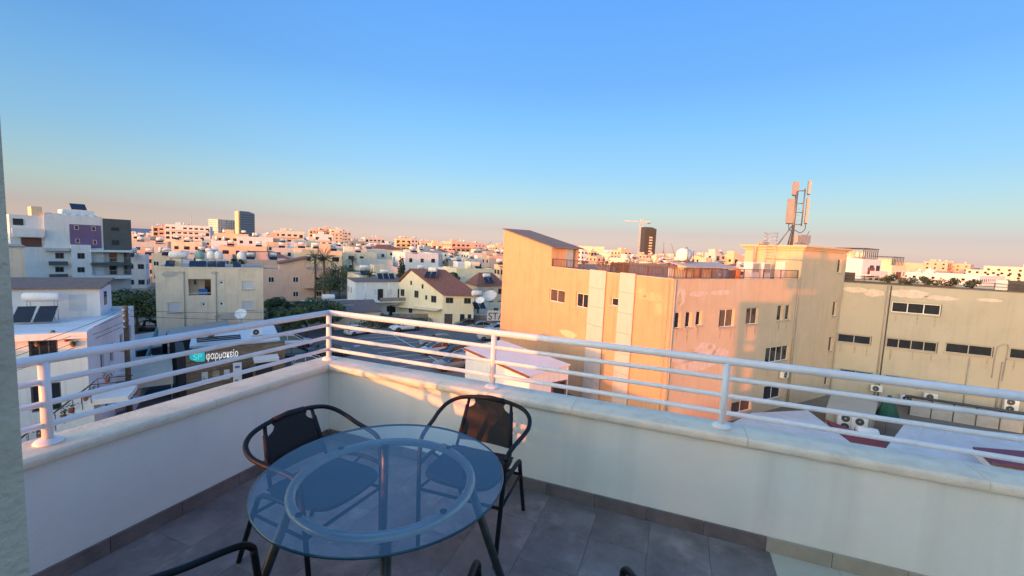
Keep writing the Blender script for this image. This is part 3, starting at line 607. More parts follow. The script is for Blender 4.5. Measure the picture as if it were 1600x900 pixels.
# mast with antennas on the tower
ma = thing('antenna_mast', 'cell phone antenna mast with four tall panels on the stair tower roof', 'antenna mast', OL(18.4, 1.5, 3.0), GA)
m_mst = mat('mast_steel', (0.15, 0.15, 0.16), rough=0.5, metal=0.4)
MB().tube([(0.1, 0, 0), (0.1, 0, 5.2)], 0.13, 10).build('pole', m_mst, ma)
MB().tube([(0.50, -0.52, 1.9), (0.50, -0.52, 5.45)], 0.06, 8).build('pole', m_mst, ma)
for z in (2.05, 3.2, 4.05, 5.25): MB().tube([(0.1, 0, z), (0.50, -0.52, z)], 0.05, 6).build('cross_bar', m_mst, ma)
for z in (2.4, 2.9, 3.5): MB().tube([(0.1, 0, z), (0.36, -0.30, z + 0.02)], 0.025, 5).build('step_bar', m_galv, ma)
for p in ((-1.1, -0.4, 0.0), (1.2, 0.9, 0.1), (-0.3, 1.1, 0.0)): MB().tube([(0.1, 0, 2.1), p], 0.055, 6).build('brace', m_mst, ma)
def ant(x, y, z, h, w_, rz): 
    o = MB().bx(-w_ / 2, w_ / 2, -0.11, 0.11, 0, h).build('antenna_panel', m_ant, ma, (x, y, z), rz); MB().bx(-w_ * 0.4, w_ * 0.4, -0.09, 0.09, -0.09, -0.001).build('connector', m_acd, o); MB().tube([(0, 0.12, h * 0.3), (0, 0.3, h * 0.3)], 0.04, 6).build('mount_arm', m_galv, o)
ant(-0.25, 0.25, 2.15, 2.35, 0.62, rad(-25)); ant(0.72, -0.78, 2.2, 2.35, 0.34, rad(40)); ant(0.0, 0.1, 4.85, 1.25, 0.55, rad(-25)); ant(0.70, -0.76, 4.95, 1.2, 0.34, rad(40))
MB().tube(spline([(-0.25, 0.25, 2.1), (-0.25, 0.2, 1.6), (0.0, 0, 1.35), (0.1, 0, 1.3)], 5), 0.04, 5).build('cable', m_acd, ma)
MB().tube(spline([(0.72, -0.76, 2.1), (0.72, -0.76, 1.6), (0.5, -0.5, 1.25), (0.25, -0.2, 1.45), (0.1, 0, 1.5)], 5), 0.04, 5).build('cable', m_acd, ma)
for k in range(4): MB().bx(0.15 + 0.62 * k, 0.70 + 0.62 * k, -0.5, -0.15, 0.28 + 0.05 * (k % 2), 1.0 + 0.1 * (k > 0)).build('radio_unit', m_ant, ma)
MB().bx(-0.1, 2.7, -0.35, -0.28, 0.18, 0.27).build('unit_rail', m_galv, ma)
for k in range(5): MB().bx(0.0 + 0.6 * k, 0.08 + 0.6 * k, -0.35, -0.28, 0.0, 0.179).build('unit_leg', m_galv, ma)
MB().tube([(2.2, -0.3, 1.1), (2.45, -0.35, 1.5)], 0.03, 5).build('whip', m_acd, ma)
# caged ladder on the tower's sunlit face
ld = thing('ladder', 'caged metal ladder climbing the sunlit face of the stair tower', 'ladder', OL(17.15, 2.6, rd), GA + rad(-90))
for x in (-0.45, 0.45): MB().tube([(x, -0.1, 0), (x, -0.1, 4.6), ], 0.03, 6).build('ladder_rail', m_galv, ld)
for k in range(15): MB().tube([(-0.45, -0.1, 0.3 + 0.3 * k), (0.45, -0.1, 0.3 + 0.3 * k)], 0.014, 5).build('rung', m_galv, ld)
for k in range(4): MB().tube([(0.45 * math.cos(a_) * 1.25, -0.1 - 0.95 * math.sin(a_), 3.5 + 0.36 * k) for a_ in [math.pi * j / 12 for j in range(13)]], 0.018, 5).build('cage_hoop', m_galv, ld)
for j in range(1, 6): a_ = math.pi * j / 6; MB().tube([(0.56 * math.cos(a_), -0.1 - 0.95 * math.sin(a_), 3.5), (0.56 * math.cos(a_), -0.1 - 0.95 * math.sin(a_), 4.58)], 0.015, 5).build('cage_bar', m_galv, ld)
MB().bx(17.0, 17.49, 1.1, 2.0, zz(-0.45), zz(1.4)).build('tower_door', mat('white_door', (0.62, 0.58, 0.54), rough=0.6), og)

# ------------------------------------------------------------------ beige building on the right
m_beige = mat('beige_stucco', (0.43, 0.395, 0.315), rough=0.92, var=0.08, scale=0.5, bump=0.3, bscale=25, streak=0.08, stain=(0.41, 0.355, 0.255), stain_amt=0.5, stain_scale=0.25)
BA = math.atan2(-0.454, 0.891); BO = Vector((34.4, 44.3, ZG))
bb = thing('beige_building', 'shaded beige building with rows of ribbon windows at the right', 'building', BO, BA)
wb = [(4.05, zz(-3.15), 7.8, zz(-2.05), 3), (0.0, zz(-6.75), 2.85, zz(-5.8), 2), (3.98, zz(-6.75), 7.9, zz(-5.72), 4), (8.4, zz(-6.6), 11.75, zz(-5.6), 2), (12.75, zz(-6.5), 16.2, zz(-5.5), 2), (17.3, zz(-6.5), 20.2, zz(-5.5), 2),
      (0.5, zz(-10.4), 3.3, zz(-9.5), 2), (4.2, zz(-10.4), 8.1, zz(-9.5), 3), (8.7, zz(-10.4), 12.0, zz(-9.5), 2), (13.1, zz(-10.4), 16.0, zz(-9.5), 2)]
mb = MB(); panel(mb, 30, 0, zz(-0.45), [o[:4] for o in wb], 0.2, 0, (-4, 0), (1, 0)) if False else panel(mb, 30, 0, zz(-0.45), [(a + 4, b, c + 4, d) for a, b, c, d, e in wb], 0.2, 0, (-4, 0), (1, 0))
mb.add([(-4, 0, 0), (-4, 14, 0), (-4, 14, zz(-0.45)), (-4, 0, zz(-0.45)), (26, 0, 0), (26, 14, 0), (26, 14, zz(-0.45)), (26, 0, zz(-0.45))], [(0, 3, 2, 1), (4, 5, 6, 7), (1, 2, 6, 5)])
mb.build('wall', m_beige, bb)
MB().bx(-4, 26, 0.25, 13.75, zz(-0.9), zz(-0.7)).build('roof_deck', m_deck, bb)
MB().bx(-4, 26, -0.04, 0.25, zz(-0.449), zz(-0.36)).build('parapet_cap', mat('grey_cap', (0.16, 0.13, 0.12), rough=0.9, var=0.2), bb)
for a, b, c, d, n in wb: put_window(bb, (0, 0), (1, 0), a + 0.05, 0.13, b + 0.03, c - a - 0.1, d - b - 0.07, n, m_wf if b > zz(-4) else mat('grey_window_frame', (0.38, 0.37, 0.34), rough=0.5), m_pane, m_sill, 0.07)
for x, m in ((3.86, m_acd), (3.6, m_pipe), (10.2, m_pipe), (12.4, m_pipe)): MB().tube([(x, -0.06, zz(-0.5 if x < 5 else -6.9)), (x, -0.06, 0.2)], 0.05, 6).build('drain_pipe', m, bb)
MB().tube(spline([(11.85, -0.06, zz(-8.5)), (11.9, -0.06, zz(-6.0)), (12.1, -0.06, zz(-5.4)), (12.6, -0.06, zz(-5.3)), (12.6, -0.06, zz(-6.5)), (12.55, -0.06, zz(-8.6))], 6), 0.035, 6).build('cable_pipe', m_pipe, bb)
for u, z, rx, rz_, s_ in ((1.0, -1.15, 1.1, 0.28, 41), (2.6, -1.35, 0.8, 0.4, 42), (5.3, -1.2, 1.6, 0.4, 43), (7.6, -1.4, 1.3, 0.22, 44), (11.0, -1.3, 0.9, 0.15, 45)):
    patch(bb, (0, 0), (1, 0), u, z, rx, rz_, s_, m_patch)
for k, (a, b, c, d, n) in enumerate(wb[:5]):
    for j, f in enumerate((0.12, 0.55, 0.9)): patch(bb, (0, 0), (1, 0), a + (c - a) * f, b + ZG - 0.6, 0.05 + 0.02 * ((k + j) % 3), 0.4 + 0.15 * ((k + 2 * j) % 3), 100 + 4 * k + j, m_drip_b, 'drip_stain', 0.004)
def BL(x, y, z): c_, s_ = math.cos(BA), math.sin(BA); return Vector((BO.x + c_ * x - s_ * y, BO.y + s_ * x + c_ * y, z))
rr = thing('roof_railing', 'dark thin railing of three bars along the roof of the beige building', 'railing', BO, BA)
for z in (0.1, 0.4, 0.7): MB().tube([(-3.5, 0.6, zz(-0.45) + z), (25.5, 0.6, zz(-0.45) + z)], 0.025, 5).build('railing_bar', m_rust, rr)
pm_ = MB().tube([(0, 0.6, zz(-0.7)), (0, 0.6, zz(0.3))], 0.03, 5).mesh('railing_post', m_rust)
for k in range(19): obj('railing_post', pm_, rr, (-3 + 1.6 * k, 0, 0))
for k, (x0, x1, h, lab, m) in enumerate(((-0.3, 1.1, 1.0, 'dark grey board leaning on the beige roof next to the tower', m_acd), (11.6, 12.4, 1.0, 'pale grey sheet standing on the beige roof beside a black one', m_acw), (12.45, 14.2, 1.0, 'black sheet standing on the beige roof beside a pale one', m_acd), (20.4, 22.5, 0.8, 'dark red sheet on the beige roof at the right edge', mat('maroon_sheet', (0.14, 0.03, 0.04), rough=0.6)))):
    o = MB().bx(x0, x1, 0, 0.04, -0.7, -0.7 + h + 0.3).build('roof_sheet', m, None, BL(0, 1.0, 0), BA); tag(o, lab, 'sheet', 'sheets stood up on the beige roof')
for k, (x, y, L, a) in enumerate(((3.0, 1.2, 3.6, 3), (7.5, 1.3, 3.0, -4), (-0.5, 2, 3.0, 2))):
    o = MB().bx(-L / 2, L / 2, -0.1, 0.1, 0, 0.06).bx(-L / 2, L / 2, 0.12, 0.3, 0.02, 0.09).build('timber_planks', m_crate, None, BL(x, y, -0.55 + 0.2), BA + rad(a)); tag(o, ['long dark planks lying on the beige roof edge in the middle', 'dark planks on the beige roof above the topmost window', 'dark planks on the beige roof next to the tower'][k], 'planks', 'planks on the beige roof')

# air conditioners on the wall below
ac_unit('air conditioner on the beige wall, leftmost of three, under the ribbon windows', BL(3.6, -0.3, -11.35), BA, 0.95, 0.65, 0.35)
ac_unit('air conditioner with a black fan on the beige wall, middle of three', BL(6.0, -0.35, -11.9), BA, 0.95, 0.65, 0.35)
ac_unit('tall twin-fan air conditioner on the beige wall, rightmost of three', BL(7.7, -0.4, -12.0), BA, 1.0, 1.3, 0.4, 2)
ac_unit('air conditioner at the far right on the beige wall below the rail', BL(13.2, -0.35, -11.4), BA, 0.95, 1.3, 0.35, 2)
ac_unit('small air conditioner on the shaded side wall of the cream building', OL(16.0, -0.3, -9.4), GA, 0.9, 0.65, 0.35)

# ------------------------------------------------------------------ the yard below on the right
m_sheetw = mat('white_roof_sheet', (0.52, 0.55, 0.56), rough=0.7, var=0.12, scale=0.8, streak=0.1)
m_red = mat('dark_red_roof', (0.22, 0.035, 0.045), rough=0.7, var=0.15, scale=2)
def poly_roof(name, label, cat, pts, th, m, walls=None, wm=None, group=None):
    c = sum(pts, Vector()) / len(pts); t = thing(name, label, cat, (c.x, c.y, ZG), 0, group); n = len(pts)
    v = [(p.x - c.x, p.y - c.y, p.z - ZG) for p in pts] + [(p.x - c.x, p.y - c.y, p.z - ZG - th) for p in pts]
    MB().add(v, [tuple(range(n)), tuple(range(2 * n - 1, n - 1, -1))] + [(i, n + i, n + (i + 1) % n, (i + 1) % n) for i in range(n)]).build('roof', m, t)
    if m.name == 'white_roof_sheet' and n == 4:
        P4 = [Vector(q) for q in v[:4]]; N = 8; e = Vector((0, 0, 0.004))
        for k in range(1, N): MB().tube([P4[0].lerp(P4[1], k / N) + e, P4[3].lerp(P4[2], k / N) + e], 0.012, 5).build('roof_rib', m, t)
    if walls:
        k = 0.96; q = [(x * k, y * k) for x, y, z in v[:n]]; zt = min(z for x, y, z in v[n:]) - 0.005
        MB().prism(q, 0.0, zt).build('wall', wm, t)
    return t
poly_roof('white_shed', 'low shed with a white sheet roof at the foot of the cream building', 'shed', [gz(1130, 668, -9.6), gz(1330, 692, -9.6), gz(1262, 641, -9.9), gz(1175, 645, -9.9)], 0.15, m_sheetw, True, m_acw)
poly_roof('red_awning', 'dark red sheet awning beside the white shed roof', 'awning', [gz(1325, 694, -10.4), gz(1390, 705, -10.4), gz(1380, 690, -10.4), gz(1290, 655, -10.5)], 0.12, m_red, True, m_beige)
poly_roof('annex', 'small beige annex with a ribbon window against the beige wall', 'annex', [gz(1290, 640, -10.3), gz(1366, 652, -10.3), gz(1372, 628, -10.3), gz(1300, 612, -10.3)], 0.2, m_beige, True, m_beige)
poly_roof('white_canopy', 'long white flat canopy in the yard along the beige wall', 'canopy', [gz(1380, 706, -9.2), gz(1700, 765, -9.2), gz(1700, 690, -9.6), gz(1415, 660, -9.6)], 0.15, m_sheetw, True, mat('grey_canopy_wall', (0.5, 0.5, 0.5)))  # plain mid-grey wall block under the canopy
poly_roof('maroon_awning', 'maroon awning at the right edge above the white canopy', 'awning', [gz(1550, 722, -8.6), gz(1690, 742, -8.6), gz(1690, 712, -8.8), gz(1520, 698, -8.8)], 0.1, mat('maroon_awning', (0.15, 0.035, 0.07), rough=0.7, var=0.1), True, m_acw)
yw = thing('yard_wall', 'low grey concrete wall of upright slabs in the yard on the right', 'wall', BL(5.5, -3.2, ZG), BA)
mgw = mat('grey_block_wall', (0.36, 0.34, 0.32), rough=0.95, var=0.15, scale=1.5)
for k in range(12): MB().bx(1.5 * k, 1.5 * k + 1.44, 0, 0.2, 0, 1.55).build('wall_slab', mgw, yw); MB().bx(1.5 * k - 0.06, 1.5 * k, -0.05, 0.22, 0, 1.62).build('wall_post', m_acd, yw)
MB().tube([(-0.5, -0.2, 1.8), (18, -0.2, 1.8)], 0.13, 6).build('pipe_bundle', m_acd, yw)
ac_unit('double fan condenser beside the red awning, left one of two', gz(1318, 672, -11.6), BA, 1.0, 1.35, 0.4, 2, True, 'yard condensers')
ac_unit('double fan condenser beside the red awning, right one of two', gz(1340, 678, -11.6), BA, 1.0, 1.35, 0.4, 2, True, 'yard condensers')
t = thing('parasol', 'folded dark green parasol standing in the yard under the beige wall', 'parasol', gz(1385, 660, -11.6), 0)
mgr = mat('green_canvas', (0.012, 0.075, 0.05), rough=0.85, var=0.15, scale=4)
MB().lathe([(0.08, 2.35), (0.34, 1.9), (0.62, 1.1), (0.78, 0.55), (0.70, 0.52), (0.0, 1.6)], n=8, smooth=False).build('canopy', mgr, t); MB().tube([(0, 0, -0.8), (0, 0, 2.5)], 0.03, 6).build('pole', m_galv, t)
t = thing('water_tank', 'white drum water tank lying by the red awning in the yard', 'water tank', gz(1352, 690, -11.2), BA)
a = MB(); drum(a, (-0.6, 0, 0.55), (0.7, 0, 0.55), 0.5); a.build('tank_body', m_tankw, t)
for x in (-0.4, 0.5): MB().bx(x - 0.05, x + 0.05, -0.35, 0.35, -1.2, 0.15).build('cradle', m_galv, t)
# ------------------------------------------------------------------ unseen houses added left of the frame, sized to shade the street
SA = SUN_TRAVEL_AZ
def shade_pos(u, D): return Vector((TC.x + math.sin(SA) * D + math.cos(SA) * u, TC.y + math.cos(SA) * D - math.sin(SA) * u, ZG))
m_off = mat('plain_stucco', (0.55, 0.52, 0.46), rough=0.9, var=0.08)
for k, (u0, u1, zc, lab) in enumerate(((-16, -6.2, -8.2, 'low pale shade house added outside the frame, nearest the terrace'), (-31, -16.6, -6.6, 'two storey pale shade house added outside the frame, second from the terrace'),
        (-37.2, -31.5, -5.9, 'two storey pale shade house added outside the frame, third from the terrace'), (-66, -37.5, 0.9, 'four storey pale shade block added outside the frame, nearer one'),
        (-127, -108, 0.6, 'four storey pale shade block added outside the frame, beyond the farthest'), (-150, -128, 0.5, 'four storey pale shade block added outside the frame at the very end of the row'), (-88, -67, 0.6, 'four storey pale shade block added outside the frame, middle one'), (-107, -89, 0.9, 'four storey pale shade block added outside the frame, farthest one'))):
    top = zc + 20 * math.tan(SUN_EL); t = thing('house', lab, 'house', shade_pos((u0 + u1) / 2, -20), -SA, 'houses left of the frame'); hw = (u1 - u0) / 2; h = top - ZG
    MB().bx(-hw, hw, -12, 0, 0, h - 0.3).build('wall', m_off, t); MB().bx(-hw - 0.1, hw + 0.1, -12.1, 0.1, h - 0.299, h).build('roof', m_off, t)
# ---- STREET
m_wall_w = mat('white_stucco', (0.68, 0.68, 0.68), rough=0.9, var=0.06, scale=0.8, bump=0.2, bscale=25, streak=0.15)
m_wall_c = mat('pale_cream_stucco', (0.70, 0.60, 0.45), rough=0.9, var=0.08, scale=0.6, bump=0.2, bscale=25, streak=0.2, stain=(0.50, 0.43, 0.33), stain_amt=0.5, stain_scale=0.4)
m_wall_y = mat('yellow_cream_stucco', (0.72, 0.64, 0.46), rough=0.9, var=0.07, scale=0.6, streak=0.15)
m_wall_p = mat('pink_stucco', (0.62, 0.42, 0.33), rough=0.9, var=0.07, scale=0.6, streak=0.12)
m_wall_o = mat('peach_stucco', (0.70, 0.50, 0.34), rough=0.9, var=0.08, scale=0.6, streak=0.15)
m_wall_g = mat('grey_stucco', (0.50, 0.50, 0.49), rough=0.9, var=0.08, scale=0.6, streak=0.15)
m_dark = mat('dark_grey_cladding', (0.075, 0.085, 0.09), rough=0.7, var=0.1, scale=0.8)
m_purple = mat('purple_stucco', (0.16, 0.10, 0.20), rough=0.85, var=0.08, scale=0.8)
m_tileroof = mat('red_roof_tiles', (0.20, 0.085, 0.068), rough=0.85, var=0.25, scale=3, stain=(0.18, 0.09, 0.07), stain_amt=0.6, stain_scale=1.0)
m_brownroof = mat('brown_roof_tiles', (0.17, 0.12, 0.105), rough=0.85, var=0.25, scale=3)
m_roofw = mat('white_roof_coating', (0.60, 0.63, 0.66), rough=0.85, var=0.15, scale=0.5, stain=(0.4, 0.4, 0.4), stain_amt=0.5, stain_scale=0.5)
m_roofg = mat('grey_flat_roof', (0.27, 0.27, 0.27), rough=0.9, var=0.2, scale=0.4)
m_metalroof = mat('grey_sheet_roof', (0.25, 0.28, 0.30), rough=0.6, var=0.12, scale=1.0, streak=0.1)
m_wood = mat('dark_wood', (0.21, 0.155, 0.10), rough=0.75, var=0.3, scale=4, objvar=0.25)
m_iron = mat('black_iron', (0.02, 0.022, 0.025), rough=0.6)
m_terra = mat('terracotta', (0.28, 0.10, 0.06), rough=0.85)
m_pole = mat('utility_pole_wood', (0.14, 0.095, 0.06), rough=0.9, var=0.25, scale=3)
m_shut = mat('pale_shutter', (0.52, 0.55, 0.56), rough=0.7, var=0.06)
m_bluec = mat('blue_cloth', (0.02, 0.10, 0.32), rough=0.8)
m_leafs = [mat('leaf_dark', (0.035, 0.062, 0.022), rough=0.65, var=0.25, scale=1.5), mat('leaf_mid', (0.055, 0.092, 0.03), rough=0.65, var=0.25, scale=1.5), mat('leaf_light', (0.085, 0.125, 0.042), rough=0.65, var=0.25, scale=1.5)]
m_cyp = [mat('cypress_dark', (0.018, 0.032, 0.016), rough=0.7, var=0.2), mat('cypress_mid', (0.028, 0.045, 0.02), rough=0.7, var=0.2)]
m_palm = [mat('palm_leaf', (0.055, 0.080, 0.04), rough=0.6, var=0.2), mat('palm_leaf_dry', (0.13, 0.10, 0.05), rough=0.7, var=0.2)]
m_bark = mat('bark', (0.10, 0.075, 0.055), rough=0.95, var=0.3, scale=5)
m_stone = mat('grey_rubble_wall', (0.26, 0.22, 0.19), rough=0.95, var=0.3, scale=1.5)

def frame(loc, rz):
    c_, s_ = math.cos(rz), math.sin(rz); return lambda x, y, z=0.0: Vector((loc.x + c_ * x - s_ * y, loc.y + s_ * x + c_ * y, loc.z + z))
def facepx(px, py, loc, rz, yoff=0.0):          # pixel -> (x along, z above ground) on a facade through loc
    U = Vector((math.cos(rz), math.sin(rz), 0)); N = Vector((math.sin(rz), -math.cos(rz), 0)); P = gpl(px, py, loc - N * yoff, N); d = P - loc; return d.dot(U), P.z - ZG
def flat_roof(t, x0, x1, y0, y1, h, wm, par=0.5, thick=0.22, rm=None):
    MB().bx(x0 + thick, x1 - thick, y0 + thick, y1 - thick, h - par - 0.08, h - par).build('roof', rm or m_roofw, t)
def walls(mb, x0, x1, y0, y1, h, par=0.5, th=0.22, front=(), side=(), m=0, left=()):
    panel(mb, x1 - x0, 0, h, front, 0.15, m, (x0, y0), (1, 0)); panel(mb, y1 - y0, 0, h, side, 0.15, m, (x1, y0), (0, 1))
    panel(mb, x1 - x0, 0, h, [], 0.15, m, (x1, y1), (-1, 0)); panel(mb, y1 - y0, 0, h, left, 0.15, m, (x0, y1), (0, -1))
    for a, b, c, d in ((x0, x1, y0, y0 + th), (x0, x1, y1 - th, y1), (x0, x0 + th, y0 + th, y1 - th), (x1 - th, x1, y0 + th, y1 - th)):
        mb.add([(a, c, h), (b, c, h), (b, d, h), (a, d, h)], [(0, 1, 2, 3)], m)
    i = th; z = h - par - 0.07
    mb.add([(x0 + i, y0 + i, z), (x1 - i, y0 + i, z), (x1 - i, y1 - i, z), (x0 + i, y1 - i, z), (x0 + i, y0 + i, h), (x1 - i, y0 + i, h), (x1 - i, y1 - i, h), (x0 + i, y1 - i, h)], [(0, 4, 5, 1), (1, 5, 6, 2), (2, 6, 7, 3), (3, 7, 4, 0)], m)
    return mb

# -- white two storey house at the left
WL = Vector((-27.18, 26.88, ZG)); WF = frame(WL, GA); hW = zz(-4.9)
wh = thing('white_house', 'white two storey house with solar heaters on its flat roof, its upper front sunlit', 'house', WL, GA)
fo = []
for a, b in (((44, 533), (91, 555)), ((47, 601), (97, 640))):
    x0, z1_ = facepx(*a, WL, GA); x1, z0_ = facepx(*b, WL, GA); fo.append((x0 + 14, max(z0_, 0.05), x1 + 14, z1_))
so = [(2.4, 4.2, 3.2, 5.6), (4.6, 4.2, 5.4, 5.6), (7.2, 4.4, 8.0, 5.8), (9.6, 4.4, 10.6, 6.0), (3.0, 1.0, 4.0, 2.4), (6.5, 1.0, 7.5, 2.4), (9.3, 1.0, 10.4, 2.4)]
walls(MB(), -14, 0, 0, 11.7, hW, 0.35, 0.22, fo, so).build('wall', m_wall_w, wh); flat_roof(wh, -14, 0, 0, 11.7, hW, m_wall_w, 0.35)
for a, b, c, d in fo: put_window(wh, (-14, 0), (1, 0), a + 0.02, 0.12, b + 0.02, c - a - 0.04, d - b - 0.04, 3, m_df, m_pane)
for a, b, c, d in so: put_window(wh, (0, 0), (0, 1), a + 0.02, 0.12, b + 0.02, c - a - 0.04, d - b - 0.04, 1, m_shut, m_curt)
MB().bx(-14.2, 0.15, -0.5, -0.001, hW - 0.38, hW + 0.02).build('cornice', m_wall_w, wh)
s0 = MB(); s0.bx(-10.6, -1.4, 8.6, 11.6, hW - 0.349, hW + 1.9); st_ = s0.build('stair_house', m_wall_w, wh)
MB().prism_x([(8.2, hW + 1.85), (11.9, hW + 2.35), (11.9, hW + 2.47), (8.2, hW + 1.97)], -10.9, -1.2).build('stair_house_roof', m_brownroof, st_)
MB().bx(-3.2, -2.2, 8.585, 8.6, hW + 0.1, hW + 1.4).build('vent', m_shut, st_); MB().bx(-1.395, -1.38, 9.6, 10.3, hW + 0.4, hW + 1.5).build('window', m_pane, st_)
for k, (px, py) in enumerate(((60, 541), (84, 524), (105, 533), (115, 541), (122, 527), (108, 526))):
    x, z = facepx(px, py, WL, GA); q = MB().lathe([(0.08, 0), (0.15, 0.14), (0.0, 0.14)], (x, -0.12, z), 8).build('wall_pot', m_terra, wh)
    MB().lathe([(0.03, 0.10), (0.14, 0.2), (0.1, 0.32), (0.0, 0.36)], (x, -0.12, z), 7).build('pot_plant', m_leafs[1], q)
for k in range(3): solar_heater(['solar heater on the white house roof, left one with two dark panels', 'solar heater on the white house roof in front of the tiled stair house', 'solar heater behind the left one against the beige block'][k], WF((-8.3, -4.2, -9.5)[k], (6.6, 7.2, 10.4)[k], hW - 0.34), GA + rad((2, -3, 5)[k]), panels=2, tank_h=(1.75, 1.75, 2.2)[k], tank_l=2.0, tank_r=0.33)
t = thing('stair_flight', 'outside stairs with black railings and red flower pots beside the white house', 'stairs', WF(0, 0), GA)
for k in range(14): MB().bx(-3.0 + 0.27 * k, -3.0 + 0.27 * k + 0.29, -2.4, -1.1, 0.0, 0.25 + 0.26 * k).build('step', m_acw, t)
MB().bx(0.78, 2.4, -2.4, 0.0, 3.3, 3.62).build('landing', m_acw, t)
for y in (-2.42, -1.08):
    MB().tube([(-3.0, y, 1.2), (0.75, y, 4.6), (2.4, y, 4.6)], 0.03, 5).build('handrail', m_iron, t)
    for k in range(10): MB().tube([(-2.9 + 0.4 * k, y, 0.2 + 0.36 * k if k < 10 else 3.6), (-2.9 + 0.4 * k, y, 1.2 + 0.36 * k)], 0.015, 4).build('baluster', m_iron, t)
for k in range(9):
    o = thing('flower_pot', 'red flower pot with a plant on the outside stairs, %s from the bottom' % ('first', 'second', 'third', 'fourth', 'fifth', 'sixth', 'seventh', 'eighth', 'ninth')[k], 'flower pot', WF(-2.9 + 0.52 * k, -1.5 - 0.5 * (k % 2), 0.25 + 0.26 * int(0.52 * k / 0.27 + 0.6)), 0, 'flower pots on the outside stairs')
    MB().lathe([(0.10, 0), (0.16, 0.26), (0.15, 0.28), (0.0, 0.26)], n=10).build('pot', m_terra, o)
    a = MB(); q = random.Random(k)
    for j in range(26):
        p = Vector((q.gauss(0, 0.15), q.gauss(0, 0.15), 0.38 + abs(q.gauss(0, 0.14)))); d = Vector((q.uniform(-1, 1), q.uniform(-1, 1), q.uniform(-.3, 1))).normalized() * 0.09; e = d.cross(Vector((0, 0, 1))).normalized() * 0.05
        a.add([p - d, p + e, p + d, p - e], [(0, 1, 2, 3)], q.randint(0, 2))
    a.build('plant', m_leafs, o)['kind'] = 'stuff'
gw = thing('garden_wall', 'white and grey garden wall running from the white house to the utility pole', 'wall', gz(150, 655, ZG), math.atan2(*(gz(204, 638, ZG) - gz(150, 655, ZG)).yx))
Lg = (gz(204, 638, ZG) - gz(150, 655, ZG)).length
MB().bx(0, Lg, 0, 0.25, 0, 2.9).build('wall_body', m_roofw, gw); MB().bx(-0.05, Lg + 0.05, -0.06, 0.31, 2.901, 3.0).build('wall_cap', m_wall_w, gw); MB().bx(0, Lg, -0.03, -0.001, 0, 0.45).build('plinth', m_wall_g, gw)
MB().bx(0.3, Lg + 0.5, 0.3, 9.0, 2.6, 2.75).build('terrace_floor', m_roofg, gw)
gf = thing('gate_fence', 'low black bar fence with a blue top rail in front of the garden wall', 'fence', gz(118, 668, ZG), gw.rotation_euler.z)
MB().bx(0, Lg + 1, 0, 0.05, 1.1, 1.18).build('top_bar', mat('blue_paint', (0.02, 0.06, 0.16), rough=0.5), gf)
bm_ = MB().bx(-0.012, 0.012, 0.01, 0.035, 0.05, 1.099).mesh('bar', m_iron)
for k in range(int((Lg + 1) / 0.13)): obj('bar', bm_, gf, (0.05 + 0.13 * k, 0, 0))
ob2 = thing('house', 'plain beige block at the left edge behind the white house', 'house', Vector((gy(40, 430, 46).x, 46, ZG)), rad(52))
MB().bx(-9, 0, 0, 8, 0, zz(gy(30, 386, 46).z)).build('wall', m_wall_c, ob2); MB().bx(-9.1, 0.1, -0.1, 8.1, zz(gy(30, 386, 46).z) + 0.001, zz(gy(30, 386, 46).z) + 0.15).build('roof', m_roofg, ob2)
put_window(ob2, (0, 0), (1, 0), -3, 0.0, 5.2, 1.4, 1.2, 2, m_wf, m_pane)
# -- utility pole with wires
pl = gz(203, 652, ZG); up = thing('utility_pole', 'brown wooden utility pole with insulators by the garden wall', 'utility pole', pl, GA)
ptop = zz(gy(203, 478, pl.y).z)
MB().tube([(0, 0, 0), (0, 0, ptop)], 0.16, 10, rr=[0.19, 0.14]).build('pole', m_pole, up)
for k in range(4):
    c = MB().bx(-0.06, 0.06, -0.55, 0.55, ptop - 0.35 - 0.42 * k - 0.04, ptop - 0.35 - 0.42 * k + 0.04).build('cross_arm', m_pole, up)
    for s in (-0.5, 0.5): MB().lathe([(0.05, 0), (0.07, 0.06), (0.04, 0.14), (0, 0.15)], (0, s, ptop - 0.31 - 0.42 * k), 8).build('insulator', m_shut, c)
MB().bx(-0.3, -0.14, -0.25, 0.25, ptop - 3.4, ptop - 2.7).build('junction_box', m_galv, up)
def wire(label, a, b, sag=0.5):
    m_ = (a + b) / 2 - Vector((0, 0, sag)); tag(MB().tube(spline([a, (a * 0.75 + b * 0.25) - Vector((0, 0, sag * .75)), m_, (a * 0.25 + b * 0.75) - Vector((0, 0, sag * .75)), b], 4), 0.016, 4).build('wire', m_iron), label, 'wire', 'wires from the utility pole')
tp = pl + Vector((0, 0, ptop))
for k in range(4): wire('thin black wire from the utility pole to the white house, %s of four' % ('highest', 'second highest', 'third highest', 'lowest')[k], tp + Vector((-0.1, 0.3 * (-1) ** k, -0.3 - 0.42 * k)), WF(-6 - 0.3 * k, -19, 7.4 - 0.5 * k), 0.5)
for k in range(2): wire('thin black wire from the utility pole along the street, %s of two' % ('higher', 'lower')[k], tp + Vector((0.1, 0.2, -0.4 - 0.42 * k)), gy(560, 470 + 12 * k, 75), 0.9)

